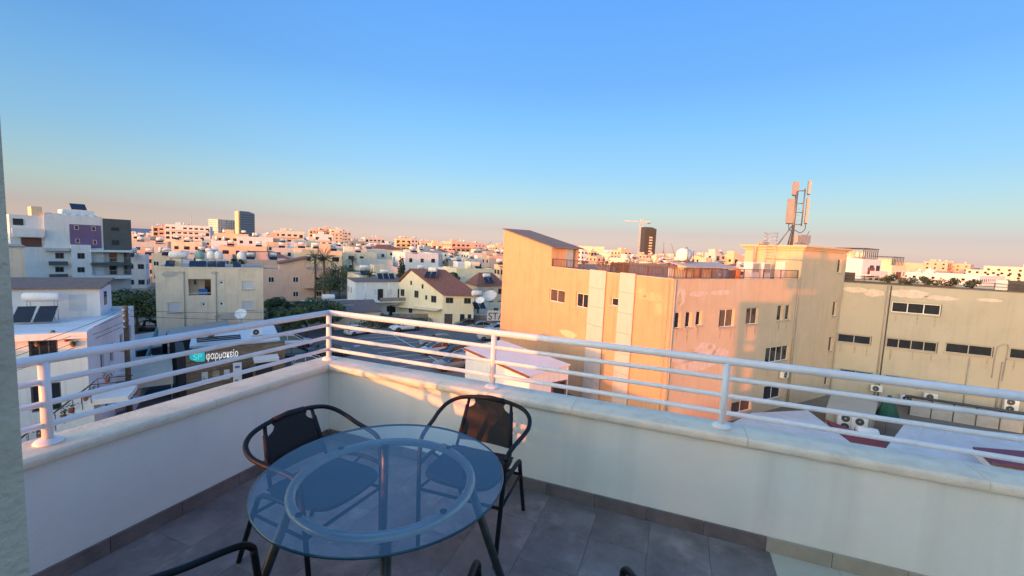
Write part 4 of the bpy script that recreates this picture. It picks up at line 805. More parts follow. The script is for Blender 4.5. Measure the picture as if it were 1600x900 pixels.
# -- grey sheet roofs, awning tent, pharmacy
def shed_roof(label, pts, z, th, m, cat='roof shed', wall=None):
    return poly_roof('sheet_roof', label, cat, [gz(x, y, z) for x, y in pts], th, m, wall is not None, wall, 'sheet roofs behind the pharmacy')
shed_roof('grey sheet roof over a dark open shed, left of the other', [(205, 524), (262, 515), (252, 540), (212, 547)], -9.2, 0.12, m_metalroof, 'shed', m_iron)  # black walls stand for the shade under the open roof
shed_roof('grey sheet roof below the cream three storey block, right of the other', [(263, 514), (356, 500), (360, 516), (262, 534)], -9.3, 0.12, m_metalroof, 'shed', m_iron)  # black walls again colour in the shade underneath
shed_roof('pale flat roof with air conditioners behind the pharmacy front', [(296, 541), (438, 531), (428, 508), (300, 522)], -8.6, 0.2, m_roofw, 'roof', m_wall_g)
PB = Vector((-27.45, 35.42, ZG)); PA = rad(39.9); PF = frame(PB, PA)
ph = thing('pharmacy', 'pharmacy shop with a dark wooden slat front and a lit sign', 'shop', PB, PA)
hP = zz(-8.3)
MB().bx(0, 7.6, 0.06, 0.3, 2.0, hP).bx(0, 7.6, 0.06, 0.3, 0, 1.999).bx(-0.6, 0.0, 0.06, 5, 0, hP - 0.2).build('wall', m_iron, ph)
q = random.Random(3)
for k in range(13):
    z = 2.02 + (hP - 2.02) * k / 13; xs = [0, 2.1 + q.random(), 4.9 + q.random(), 7.6]
    for j in range(3): MB().bx(xs[j] + 0.005, xs[j + 1] - 0.005, 0.01 + q.uniform(0, 0.012), 0.058, z, z + (hP - 2.02) / 13 - 0.018).build('wood_board', m_wood, ph)
for k in range(12):
    z = 0.05 + 1.95 * k / 12
    for a_, b_ in ((0, 2.6), (2.61, 5.3), (5.31, 7.6)): MB().bx(a_, b_, 0.02, 0.058, z, z + 0.145).build('wood_board', m_wood, ph)
sf = MB().bx(3.7, 4.9, -0.02, 0.015, 0.05, 1.95).build('shop_window', m_pane, ph)
for x in (3.62, 4.9): MB().bx(x, x + 0.07, -0.03, 0.012, 0.0, 1.99).build('window_post', m_df, sf)
m_lit = mat('sign_white_lit', (0.9, 0.9, 0.88), rough=0.5, var=0.0, emit=0.32); m_teal = mat('sign_teal_lit', (0.02, 0.42, 0.44), rough=0.4, var=0.03, emit=0.4); m_teal2 = mat('sign_teal_pale', (0.16, 0.62, 0.62), rough=0.4, var=0.02, emit=0.4)
def loc_text(body, name, m, parent, x, y, z, size, ext=0.02, wid=None):
    cu = bpy.data.curves.new(name, 'FONT'); cu.body = body; cu.size = size; cu.extrude = ext
    tmp = bpy.data.objects.new(name, cu); me = tmp.to_mesh(); v = [p.co.copy() for p in me.vertices]; f = [list(p.vertices) for p in me.polygons]; tmp.to_mesh_clear(); bpy.data.objects.remove(tmp)
    if not v: return None
    x0 = min(p.x for p in v); x1 = max(p.x for p in v); s_ = (wid / (x1 - x0)) if wid else 1
    return MB().add([(x + (p.x - x0) * s_, y - p.z, z + p.y) for p in v], f).build(name, m, parent)
sx0, sz0 = facepx(322, 562, PB, PA); sx1, _ = facepx(372, 556, PB, PA)
si = thing('pharmacy_sign', 'white lit Greek pharmacy lettering with a teal emblem on the wooden front', 'sign', PB, PA)
bigs = 'φαρμακείο'
loc_text(bigs, 'lettering', m_lit, si, sx0, -0.03, sz0, 0.92, 0.03, sx1 - sx0)
lx0, lz1 = facepx(296, 551, PB, PA); lx1, lz0 = facepx(320, 564, PB, PA); W_ = lx1 - lx0
lz1 = lz0 + 0.95; lg = MB().prism_y([(lx0, lz0 + 0.40), (lx0 + 0.05, lz0 + 0.28), (lx0 + W_ * 0.45, lz0 + 0.02), (lx1 - 0.06, lz0), (lx1, lz0 + 0.08), (lx1, lz1 - 0.1), (lx1 - 0.08, lz1), (lx0 + 0.3, lz1 - 0.08), (lx0 + 0.06, lz1 - 0.2), (lx0, lz1 - 0.32)][::-1], -0.12, -0.02).build('emblem', m_teal, si)
loc_text('SP', 'emblem_letters', m_teal2, lg, lx0 + W_ * 0.22, -0.14, lz0 + 0.22, 0.72, 0.015, W_ * 0.6)
for k, (a, b) in enumerate((((315, 582), (325, 597)), ((332, 580), (343, 593)), ((350, 578), (359, 592)))):
    x0, z1_ = facepx(*a, PB, PA); x1, z0_ = facepx(*b, PB, PA)
    p = MB().bx(x0, x1, -0.005, 0.016, z0_, z1_).build('poster', [mat('poster_paper', (0.62, 0.60, 0.55), rough=0.6), mat('poster_tan', (0.42, 0.30, 0.18), rough=0.6, var=0.4, scale=3), mat('poster_paper2', (0.66, 0.66, 0.62), rough=0.6)][k], ph)
    for j in range(3): MB().bx(x0 + 0.08, x1 - 0.1 - 0.1 * j, -0.016, -0.006, z0_ + 0.12 + 0.2 * j, z0_ + 0.2 + 0.2 * j).build('poster_print', [mat('print_red', (0.35, 0.09, 0.06)), mat('print_brown', (0.2, 0.12, 0.08)), mat('print_grey', (0.25, 0.3, 0.33))][(j + k) % 3], p)
x0, z1_ = facepx(397, 555, PB, PA); x1, z0_ = facepx(432, 560, PB, PA)
MB().prism_x([(0.0, z0_ + 0.45), (-0.7, z0_ + 0.22), (-0.7, z0_ - 0.05), (0.0, z0_ + 0.2)], x0 - 0.1, x1 + 0.1).build('awning', m_acw, ph)
MB().bx(x0 + 0.1, x0 + 1.5, -0.02, 0.018, 0.05, z0_ - 0.25).build('doorway', m_iron, ph)
MB().bx(5.5, 6.6, -0.45, -0.15, 0.0, 0.9).build('planter_box', mat('red_display', (0.30, 0.05, 0.035), rough=0.6), ph)
sg = thing('street_sign', 'tall white street sign with small blue marks in front of the pharmacy', 'sign', PF((facepx(368, 575, PB, PA)[0]), -1.2), PA)
MB().bx(-0.32, 0.32, -0.06, 0.06, 0.9, 2.85).build('sign_board', m_acw, sg)
mbl = mat('sign_blue', (0.08, 0.16, 0.36), rough=0.5)
for k in range(3): MB().bx(-0.2, 0.05 + 0.06 * k, -0.07, -0.061, 1.15 + 0.62 * k, 1.35 + 0.62 * k).build('sign_mark', mbl, sg)
for s in (-0.28, 0.28): MB().tube([(s, 0, 0), (s, 0, 0.899)], 0.03, 6).build('sign_post', m_galv, sg)
aw = thing('tent_awning', 'beige ridge tent awning left of the pharmacy', 'awning', PF(-3.3, 0.5), PA)
mt_ = mat('beige_canvas', (0.50, 0.46, 0.36), rough=0.9, var=0.1, scale=1)
MB().prism_x([(-1.6, 2.5), (1.6, 3.5), (4.2, 2.6), (4.2, 2.55), (1.6, 3.44), (-1.6, 2.45)], -1.8, 2.4).build('canvas', mt_, aw); MB().bx(-1.8, 2.4, -1.62, -1.601, 1.7, 2.5).build('valance', mt_, aw)
for x in (-1.7, 2.3): MB().tube([(x, -1.55, 0), (x, -1.55, 2.5)], 0.04, 6).build('tent_post', m_galv, aw)
mtl = mat('teal_mesh', (0.05, 0.17, 0.19), rough=0.8)
pa = gz(212, 640, ZG); pb = gz(250, 575, ZG); sl = thing('ramp_wall', 'white sloping ramp wall with a teal side beside the beige tent', 'wall', pa, math.atan2((pb - pa).y, (pb - pa).x)); Lr = (pb - pa).length
MB().prism_y([(0, 0), (Lr, 0), (Lr, 3.3), (0, 1.0)], 0, 0.3).build('wall_body', m_wall_w, sl); MB().prism_y([(0.2, 1.1), (Lr, 3.4), (Lr, 4.3), (0.2, 1.5)], 0.05, 0.2).build('screen', mtl, sl)
ac_unit('air conditioner on the pale roof behind the pharmacy, left one', gz(331, 528, -8.55), PA, 0.95, 0.7, 0.35, 1, False, 'roof air conditioners behind the pharmacy')
ac_unit('air conditioner on the pale roof behind the pharmacy, right one', gz(401, 524, -8.55), PA, 0.95, 0.7, 0.35, 1, False, 'roof air conditioners behind the pharmacy')
t = thing('cable_tray', 'black pipe tray lying on the pale roof above the pharmacy sign', 'pipes', gz(340, 534, -8.5), PA)
for k in range(3): MB().tube([(-1.6, 0.2 * k, 0.15 + 0.12 * k), (1.9, 0.2 * k, 0.15 + 0.12 * k)], 0.07, 6).build('pipe', m_iron, t)
def dish(label, loc, rz, r, h, tilt=35, m=m_tankw, group='satellite dishes'):
    t = thing('satellite_dish', label, 'satellite dish', loc, rz, group); a = rad(tilt)
    pr_ = [(r * k / 6, r * 0.22 * (k / 6) ** 2) for k in range(7)]; b = MB().lathe(pr_ + [(r * k / 6, r * 0.22 * (k / 6) ** 2 - 0.02) for k in range(6, -1, -1)], n=20, cap=False)
    b.v = [(x, -(z * math.cos(a) - y * math.sin(a)) if False else y * math.sin(a) - z * math.cos(a), h + y * math.cos(a) + z * math.sin(a)) for x, y, z in b.v]
    b.build('reflector', m, t); MB().tube([(0, 0.1, 0), (0, 0.05, h)], 0.035, 6).build('mast', m_galv, t); MB().tube([(0, 0, h - r * 0.8), (0, -r * 0.9, h + 0.1)], 0.02, 5).build('feed_arm', m_galv, t); return t
dish('white satellite dish on a stand in front of the cream three storey block', gz(377, 512, -9.0), rad(15), 0.62, 1.6)
# ------------------------------------------------------------------ trees
def crown_mesh(name, clumps, n, leaf, mats, seed):
    q = random.Random(seed); a = MB(); tot = sum(c[3] ** 2 for c in clumps)
    for cx, cy, cz, r in clumps:
        shade = q.randint(0, len(mats) - 1)
        for _ in range(int(n * r * r / tot)):
            d = Vector((q.gauss(0, 1), q.gauss(0, 1), q.gauss(0, 1))); d.normalize(); rr_ = r * (0.55 + 0.5 * q.random() ** 0.6)
            p = Vector((cx, cy, cz)) + Vector((d.x * rr_, d.y * rr_, d.z * rr_ * 0.85))
            nrm = (d + Vector((q.uniform(-.8, .8), q.uniform(-.8, .8), q.uniform(-.3, .9)))).normalized(); t = nrm.cross(Vector((q.gauss(0, 1), q.gauss(0, 1), q.gauss(0, 1)))).normalized(); b = nrm.cross(t)
            s = leaf * q.uniform(0.6, 1.3); m = shade if q.random() < 0.7 else q.randint(0, len(mats) - 1)
            a.add([p - t * s, p + b * s * 0.5, p + t * s, p - b * s * 0.5], [(0, 1, 2, 3)], m)
    return a.mesh(name, mats)
def tree(label, base, h, r, n=2600, leaf=0.2, seed=1, mats=None, group='trees among the houses', squash=0.75, kind='tree', nc=16):
    q = random.Random(seed); t = thing(kind, label, kind.replace('_', ' '), base, 0, group); cz = h - r * squash; clumps = [(0, 0, cz, r * 0.55)]
    for k in range(nc):
        a = q.uniform(0, 2 * math.pi); e = q.uniform(-0.5, 1.0); d = r * q.uniform(0.45, 0.78); clumps.append((d * math.cos(a) * math.cos(e), d * math.sin(a) * math.cos(e), cz + d * squash * math.sin(e), r * q.uniform(0.22, 0.42)))
    c = obj('crown', crown_mesh('crown', clumps, n, leaf, mats or m_leafs, seed), t); c['kind'] = 'stuff'
    MB().tube(spline([(0, 0, 0), (0.1, 0.05, h * 0.25), (0, 0, max(0.3, cz - r * 0.2))], 4), 0.2, 8, rr=[0.2 - 0.012 * k for k in range(9)]).build('trunk', m_bark, t)
    for k in range(5):
        a = k * 1.26 + q.random(); MB().tube([(0, 0, max(0.25, cz - r * 0.5)), (r * 0.3 * math.cos(a), r * 0.3 * math.sin(a), cz), (r * 0.6 * math.cos(a), r * 0.6 * math.sin(a), cz + r * 0.3)], 0.07, 5, rr=[0.09, 0.06, 0.02]).build('limb', m_bark, t)
    return t
def at_depth(px, Y): p = gy(px, hor(px), Y); return Vector((p.x, Y, ZG))
def top_h(px, py, Y): return gy(px, py, Y).z - ZG
for k, (px, py, Y, r, lab) in enumerate(((207, 446, 58, 3.4, 'dark green tree between the purple block and the cream three storey block'), (180, 450, 60, 2.6, 'smaller dark green tree at the foot of the purple block'), (228, 462, 62, 2.4, 'dark green bush left of the cream three storey block'),
        (432, 458, 72, 2.6, 'bushy green tree beside the pink house garden'), (462, 462, 66, 3.0, 'big dark green tree behind the railing corner, left of middle'), (497, 458, 68, 3.3, 'big dark green tree behind the railing corner, right of the first'), (524, 470, 70, 2.2, 'dark green tree beside the brown carport roof'), (440, 474, 60, 2.2, 'low green bush in front of the big dark tree'), (512, 463, 62, 2.9, 'green tree filling the gap just behind the corner post'), (478, 466, 60, 2.6, 'green tree in front of the two big dark ones'),
        (530, 408, 100, 4.6, 'grey green tree with a wide crown behind the palm'), (515, 425, 92, 3.2, 'dark grey green tree beside the palm trunk'), (553, 420, 104, 2.2, 'drooping olive tree beside the white mid house'), (575, 420, 108, 2.0, 'small grey green tree over the pale mid roofs'),
        (604, 489, 70, 1.3, 'round green bush in front of the white mid house'), (688, 478, 76, 1.2, 'small round bush on the wall by the gable house'))):
    h = top_h(px, py, Y); sq = 1.0 if 2 < k < 10 else 0.8; tree(lab, at_depth(px, Y), h, min(r, h * 0.52) if sq == 1.0 else r, 3200 if r > 2 else 1100, 0.19 if r > 2 else 0.12, 10 + k, None if k < 10 or k > 13 else [m_leafs[0], m_leafs[2], mat('leaf_grey', (0.085, 0.10, 0.065), rough=0.7, var=0.2)], squash=sq, nc=22 if sq == 1.0 else 16)
for k, (px, Y, L) in enumerate(((560, 68, 8), (640, 72, 7))):
    t = thing('hedge', ['dark clipped hedge along the parking lot left of the white hatchback', 'dark hedge along the parking lot behind the white pickup'][k], 'hedge', at_depth(px, Y), GA * 0.6)
    cl = [(-L / 2 + L * j / 14, rnd.uniform(-.2, .2), 0.8, 0.75) for j in range(15)]; c = obj('foliage', crown_mesh('foliage', cl, 2200, 0.13, m_leafs[:2], 77 + k), t); c['kind'] = 'stuff'
    for j in range(5): MB().tube([(-L / 2 + L * (j + .5) / 5, 0, 0), (-L / 2 + L * (j + .5) / 5, 0, 0.8)], 0.05, 5).build('stem', m_bark, t)
# cypress
def cypress(label, px, py, Y, r, seed):
    h = top_h(px, py, Y); t = thing('cypress', label, 'cypress tree', at_depth(px, Y), 0, 'cypress trees'); q = random.Random(seed)
    cl = [(q.uniform(-.2, .2), q.uniform(-.2, .2), h * (0.08 + 0.88 * j / 26), r * min(1.0, 0.65 + j / 14) * (1 if j < 15 else max(0.16, (26.5 - j) / 12))) for j in range(27)]
    c = obj('crown', crown_mesh('crown', cl, 4200, 0.17, m_cyp, seed), t); c['kind'] = 'stuff'; MB().tube([(0, 0, 0), (0, 0, h * 0.85)], 0.12, 6).build('trunk', m_bark, t)
cypress('tall dark cypress left of the gable house', 627, 392, 92, 0.85, 5); cypress('second cypress tip just behind the tall dark one', 631, 398, 96, 0.5, 6)
# palms: every frond a part
def frond_mesh(L, droop, up, m):
    a = MB(); pts = []
    for k in range(9):
        s = k / 8; pts.append(Vector((L * s * math.cos(up) * (1 - 0.12 * s), 0, L * (s * math.sin(up) - droop * s * s))))
    for k in range(8): 
        p, q_ = pts[k], pts[k + 1]; a.add([p + Vector((0, -0.03, 0)), q_ + Vector((0, -0.025, 0)), q_ + Vector((0, 0.025, 0)), p + Vector((0, 0.03, 0))], [(0, 1, 2, 3)])
        for sgn in (-1, 1):
            for j in range(2):
                b = p.lerp(q_, 0.5 * j); w_ = L * 0.24 * math.sin(math.pi * (0.15 + 0.8 * (k + 0.5 * j) / 8)); a.add([b, b + Vector((w_ * 0.55, sgn * w_ * 0.8, -w_ * 0.35)), b + Vector((0.10, 0, 0.0))], [(0, 1, 2)])
    return a.mesh('frond', m)
FR = [frond_mesh(2.9, d, u, m_palm[0]) for d, u in ((0.25, 1.1), (0.5, 0.75), (0.7, 0.4), (0.85, 0.05))] + [frond_mesh(2.4, 0.9, -0.5, m_palm[1])]
def palm(label, px, py, Y, s, seed, group='palm trees'):
    h = top_h(px, py, Y); t = thing('palm_tree', label, 'palm tree', at_depth(px, Y), 0, group); q = random.Random(seed); hc = h - 1.9 * s
    MB().tube(spline([(0, 0, 0), (0.12, 0.1, hc * 0.5), (0, 0, hc)], 5), 0.2, 8, rr=[0.26 - 0.006 * k for k in range(11)]).build('trunk', m_bark, t)
    for k in range(34):
        o = obj('frond', FR[4] if k > 29 else FR[min(3, k // 8)], t, (0, 0, hc + q.uniform(-.1, .15)), k * 2.4 + q.uniform(-.2, .2)); o.scale = (s * q.uniform(.85, 1.1),) * 3
palm('large palm with a wide drooping crown behind the pink house', 506, 386, 92, 1.35, 1); palm('smaller palm left of the large palm', 492, 390, 96, 0.95, 2); palm('thin palm with a small dry crown by the mid roofs', 551, 398, 112, 0.75, 3); palm('low palm beside the white mid house', 578, 418, 90, 0.8, 4)
for k, (x, y, s) in enumerate(((4.0, 11.6, 0.30), (6.6, 10.6, 0.40), (8.9, 9.8, 0.42))):
    t = thing('palm_tree', ['small potted palm on the cream roof, leftmost of three', 'potted palm on the cream roof, middle one of three', 'potted palm on the cream roof, rightmost of three'][k], 'palm tree', OL(x, y, rd), 0, 'potted palms on the cream roof'); q = random.Random(k)
    MB().lathe([(0.2, 0), (0.3, 0.5), (0.0, 0.5)], n=10).build('pot', m_terra, t); MB().tube([(0, 0, 0.4), (0, 0, 1.05)], 0.07, 6).build('trunk', m_bark, t)
    for j in range(16): o = obj('frond', FR[j % 4], t, (0, 0, 1.05), j * 2.4); o.scale = (s,) * 3

# ------------------------------------------------------------------ cars
m_tyre = mat('tyre', (0.018, 0.018, 0.018), rough=0.85); m_rim = mat('wheel_rim', (0.36, 0.36, 0.37), rough=0.35, metal=0.7); m_cg = mat('car_glass', (0.012, 0.014, 0.017), rough=0.04, spec=0.8)
m_hl = mat('headlamp', (0.6, 0.62, 0.62), rough=0.15); m_tl = mat('tail_lamp', (0.30, 0.012, 0.012), rough=0.2); m_trim = mat('black_trim', (0.02, 0.02, 0.021), rough=0.55); m_plate = mat('blank_plate', (0.6, 0.6, 0.55), rough=0.5)
def paint(n, c): return mat('paint_' + n, c, rough=0.3, var=0.03, spec=0.6, coat=0.6)
P_W = paint('white', (0.70, 0.71, 0.71)); P_S = paint('silver', (0.36, 0.37, 0.38)); P_D = paint('dark_blue', (0.018, 0.024, 0.05)); P_B = paint('black', (0.016, 0.017, 0.019)); P_G = paint('grey', (0.17, 0.175, 0.18)); P_L = paint('light_blue', (0.36, 0.42, 0.50))
WHEEL = {}
def car(label, loc, rz, kind='hatch', p=P_W, group='parked cars'):
    t = thing('pickup_truck' if kind == 'pickup' else 'parked_car', label, 'pickup truck' if kind == 'pickup' else 'car', loc, rz, group)
    L, W, H, belt, prof_, cab, roof = {
        'hatch': (4.0, 1.72, 1.48, 0.92, [(-2.0, 0.45, 0.80), (-1.93, 0.28, 0.95), (-1.3, 0.22, 0.97), (0.4, 0.22, 0.93), (0.95, 0.22, 0.92), (1.55, 0.24, 0.80), (1.88, 0.28, 0.66), (2.0, 0.38, 0.52)], [(-1.93, 0.93), (-1.55, 1.42), (-0.9, 1.48), (-0.1, 1.46), (1.05, 0.91)], None),
        'suv': (4.4, 1.82, 1.66, 1.02, [(-2.2, 0.5, 0.9), (-2.12, 0.34, 1.05), (-1.4, 0.28, 1.06), (0.5, 0.28, 1.03), (1.05, 0.28, 1.02), (1.75, 0.30, 0.94), (2.1, 0.34, 0.8), (2.2, 0.46, 0.62)], [(-2.12, 1.03), (-1.8, 1.58), (-1.0, 1.66), (0.05, 1.63), (1.1, 1.01)], None),
        'sedan': (4.5, 1.76, 1.44, 0.92, [(-2.25, 0.45, 0.85), (-2.15, 0.28, 0.96), (-1.5, 0.22, 0.97), (0.5, 0.22, 0.92), (1.05, 0.22, 0.91), (1.75, 0.24, 0.80), (2.12, 0.28, 0.66), (2.25, 0.4, 0.52)], [(-1.75, 0.94), (-1.05, 1.40), (-0.5, 1.44), (0.1, 1.42), (1.1, 0.90)], None),
        'pickup': (5.1, 1.80, 1.68, 1.02, [(-2.55, 0.5, 0.95), (-2.5, 0.40, 1.02), (-1.5, 0.32, 1.03), (0.6, 0.32, 1.02), (1.2, 0.32, 1.00), (2.0, 0.34, 0.92), (2.42, 0.38, 0.78), (2.55, 0.5, 0.6)], [(-0.55, 1.01), (-0.45, 1.62), (0.0, 1.68), (0.55, 1.66), (1.3, 0.99)], None)}[kind]
    b = MB(); n = len(prof_); ring = []
    for i, (x, zl, zh) in enumerate(prof_):
        e = 1 - 0.10 * max(0, (abs(x) / (L / 2) - 0.72) / 0.28) ** 2; hw = W / 2 * e; zm = zl + (zh - zl) * 0.55
        ring.append([(x, -hw * 0.93, zl), (x, -hw, zl + (zm - zl) * .5), (x, -hw, zm), (x, -hw * 0.95, zh - 0.02), (x, -hw * 0.86, zh), (x, hw * 0.86, zh), (x, hw * 0.95, zh - 0.02), (x, hw, zm), (x, hw, zl + (zm - zl) * .5), (x, hw * 0.93, zl)])
    vs = [v for r_ in ring for v in r_]; m_ = 10; fs = []
    for i in range(n - 1):
        for k in range(m_): fs.append((i * m_ + k, (i + 1) * m_ + k, (i + 1) * m_ + (k + 1) % m_, i * m_ + (k + 1) % m_))
    b.add(vs, fs, 0, True); b.add(ring[0], [tuple(range(m_))]); b.add(ring[-1], [tuple(range(m_ - 1, -1, -1))]); b.build('body', p, t)
    g = MB(); hb, ht = W / 2 * 0.90, W / 2 * 0.70; vs = []
    for x, z in cab:
        f = 0 if z < belt + 0.06 else 1; y = hb + (ht - hb) * (z - belt) / (H - belt); vs += [(x, -y, z), (x, y, z)]
    k_ = len(cab); g.add(vs, [tuple(2 * i for i in range(k_)), tuple(2 * i + 1 for i in range(k_ - 1, -1, -1))] + [(2 * i, 2 * i + 1, 2 * i + 3, 2 * i + 2) for i in range(k_ - 1)]); gl = g.build('window_glass', m_cg, t)
    r_ = MB(); (x1, z1), (x2, z2), (x3, z3) = cab[1], cab[2], cab[3]; yy = lambda z: hb + (ht - hb) * (z - belt) / (H - belt) + 0.012
    r_.add([(x, s * yy(z), z + 0.008 + 0.03 * (s == 0)) for x, z in ((x1, z1), (x2, z2), (x3, z3)) for s in (-1, 0, 1)], [(0, 3, 4, 1), (1, 4, 5, 2), (3, 6, 7, 4), (4, 7, 8, 5)], 0, True).build('roof', p, t)
    for s in (-1, 1):
        pr = MB(); mid = (x3 + x2) / 2 - 0.25
        for (xa, za), (xb, zb) in ((cab[0], cab[1]), (cab[3], cab[4]), ((mid, belt), (mid, H - 0.03))): pr.tube([(xa, s * (yy(za) - 0.005), za), (xb, s * (yy(zb) - 0.005), zb)], 0.038, 5)
        for (xa, za), (xb, zb) in ((cab[1], cab[2]), (cab[2], cab[3])): pr.tube([(xa, s * (yy(za) - 0.012), za), (xb, s * (yy(zb) - 0.012), zb)], 0.035, 5)
        q_ = pr.build('pillars', p, gl)
        MB().bx(cab[4][0] - 0.35, cab[4][0] - 0.2, s * (W / 2 - 0.02) - 0.09, s * (W / 2 - 0.02) + 0.09, belt + 0.02, belt + 0.17).build('mirror', p, t)
        MB().bx(L / 2 - 0.28, L / 2 - 0.06, s * W * 0.34 - 0.16, s * W * 0.34 + 0.16, prof_[-2][2] - 0.12, prof_[-2][2] + 0.015).build('headlight', m_hl, t)
        MB().bx(-L / 2 - 0.005, -L / 2 + 0.14, s * W * 0.385 - 0.1, s * W * 0.385 + 0.1, 0.66, 0.92).build('taillight', m_tl, t)
        MB().bx(mid - 0.006, mid + 0.006, s * W / 2 * 1.0 - 0.004, s * W / 2 * 1.0 + 0.004, 0.32, belt - 0.06).build('door_gap', m_trim, t)
        MB().bx(-L * 0.30, L * 0.28, s * W / 2 * 0.985 - 0.02, s * W / 2 * 0.985 + 0.02, 0.24, 0.36).build('side_skirt', m_trim, t)
    MB().bx(L / 2 - 0.05, L / 2 + 0.015, -0.3, 0.3, 0.42, 0.56).build('grille', m_trim, t); MB().bx(-L / 2 - 0.012, -L / 2 + 0.02, -0.26, 0.26, 0.5, 0.62).build('number_plate', m_plate, t)
    wr = 0.36 if kind in ('suv', 'pickup') else 0.31
    if wr not in WHEEL:
        WHEEL[wr] = (MB().lathe([(wr * 0.62, -0.1), (wr * 0.95, -0.1), (wr, -0.06), (wr, 0.06), (wr * 0.95, 0.1), (wr * 0.62, 0.1)], n=20, axis='y').mesh('wheel', m_tyre), MB().lathe([(wr * 0.62, -0.09), (wr * 0.55, -0.105), (wr * 0.2, -0.085), (0, -0.09)], n=16, axis='y', cap=False).lathe([(0, 0.09), (wr * 0.2, 0.085), (wr * 0.55, 0.105), (wr * 0.62, 0.09)], n=16, axis='y', cap=False).mesh('rim', m_rim), MB().lathe([(wr * 1.18, -0.02), (0.0, -0.02)], n=20, axis='y').lathe([(0.0, 0.02), (wr * 1.18, 0.02)], n=20, axis='y').mesh('wheel_arch', m_trim))
    for x in (-L * 0.305, L * 0.31):
        for s in (-1, 1):
            w_ = obj('wheel', WHEEL[wr][0], t, (x, s * (W / 2 - 0.09), wr)); obj('rim', WHEEL[wr][1], w_); obj('wheel_arch', WHEEL[wr][2], t, (x, s * (W / 2 - 0.017), wr + 0.03))
    if kind == 'pickup':
        MB().bx(-2.48, -0.62, -0.80, 0.80, 1.031, 1.06).build('bed_cover', mat('bed_cover', (0.55, 0.55, 0.54), rough=0.8), t)
    return t
def cpos(px, py): return gz(px, py, ZG)
def between(a, b): return math.atan2(b.y - a.y, b.x - a.x)
A, B = cpos(537, 527), cpos(576, 521); car('white hatchback parked sideways in the lot beside the corner post', (A + B) / 2 + Vector((0, 0.7, 0)), between(B, A) + math.pi, 'hatch', P_W)
A, B = cpos(608, 520), cpos(655, 516); car('white pickup truck parked along the far side of the lot', (A + B) / 2 + Vector((0, 0.8, 0)), between(B, A), 'pickup', P_W)
CA = GA + rad(-8)
for px, py, a, k, p, lab in ((680, 541, 176, 'suv', P_G, 'dark grey car parked nose left in the lot, farthest of its row'), (679, 552, 188, 'hatch', P_L, 'pale blue grey car half hidden behind the second rail in the lot'), (712, 556, 184, 'sedan', P_B, 'black car between the pale blue and the silver ones in the lot'),
        (721, 565, 182, 'hatch', P_S, 'silver car with only its roof showing beside the white shed'), (708, 576, 186, 'suv', P_G, 'grey car with its front wheel showing, nearest in the lot'),
        (730, 511, 172, 'sedan', P_D, 'dark blue car by the far wall, left of the others there'), (750, 515, 170, 'sedan', P_G, 'grey car by the far wall, middle of the three'), (775, 519, 172, 'hatch', P_L, 'pale blue car by the far wall next to the cream building'), (766, 531, 175, 'hatch', P_S, 'silver car partly hidden behind the cream building corner')):
    car(lab, cpos(px, py), CA + rad(a), k, p)
for px, py, a, k, p, lab in ((459, 542, 28, 'suv', P_W, 'white car parked in the street at the right end of the pharmacy'), (466, 561, 30, 'hatch', P_D, 'dark blue car parked in front of the white one by the pharmacy'), (488, 575, 32, 'hatch', P_W, 'white car with only its front showing above the coping'), (520, 556, 30, 'hatch', P_B, 'black car just left of the corner post')):
    car(lab, cpos(px, py), rad(a), k, p)
car('blue car parked under cover beside the cream three storey block', gz(230, 487, ZG + 3.2) if False else at_depth(232, 60), rad(20), 'sedan', P_D)

# ------------------------------------------------------------------ parking lot, street
def sheet(name, pts, z, m, label=None, kind='structure'):
    o = MB().add([(p.x, p.y, z) for p in pts], [tuple(range(len(pts)))]).build(name, m); return tag(o, label, None, None, kind)
m_lot = mat('parking_asphalt', (0.13, 0.128, 0.127), rough=0.9, var=0.2, scale=0.4, bump=0.2, stain=(0.16, 0.155, 0.15), stain_amt=0.6, stain_scale=0.15)
sheet('parking_lot', [Vector((-60, 12, 0)), Vector((30, 6, 0)), Vector((18, 45, 0)), Vector((2, 84, 0)), Vector((-26, 80, 0)), Vector((-36, 58, 0)), Vector((-60, 60, 0))], ZG + 0.004, m_lot, 'asphalt parking lot and street between the houses')
m_line = mat('road_paint', (0.62, 0.62, 0.60), rough=0.8, var=0.2, scale=2)
def stripe(a, b, w_=0.12, nm='bay_line', m=None):
    a = Vector((a.x, a.y)); b = Vector((b.x, b.y)); d = (b - a).normalized(); n = Vector((-d.y, d.x)) * w_ / 2
    o = MB().add([(a.x - n.x, a.y - n.y, ZG + 0.008), (b.x - n.x, b.y - n.y, ZG + 0.008), (b.x + n.x, b.y + n.y, ZG + 0.008), (a.x + n.x, a.y + n.y, ZG + 0.008)], [(0, 1, 2, 3)]).build(nm, m or m_line, bpy.data.objects['parking_lot']); return o
A, B = cpos(606, 519), cpos(693, 569); stripe(A, B, 0.16)
for k in range(9):
    p = A.lerp(B, 0.05 + k * 0.115); dv = Vector((math.cos(GA + rad(178)), math.sin(GA + rad(178)), 0)); stripe(p, p + dv * 5.2); stripe(p, p - dv * 4.8)
stripe(cpos(553, 541), cpos(562, 540), 0.5, 'floor_mark')
fw = thing('boundary_wall', 'long grey rubble wall along the far side of the parking lot', 'wall', cpos(640, 503), between(cpos(640, 503), cpos(800, 506)))
Lw = (cpos(800, 506) - cpos(640, 503)).length
MB().bx(-3, Lw, 0, 0.3, 0, 1.5).build('wall_body', m_stone, fw); MB().bx(-3.05, Lw, -0.04, 0.34, 1.501, 1.6).build('coping', m_wall_g, fw)
st = thing('sign_board', 'white board with dark navy capital letters at the cream building corner', 'sign', cpos(770, 510) + Vector((0, 1.2, 0)), between(cpos(760, 505), cpos(800, 505)))
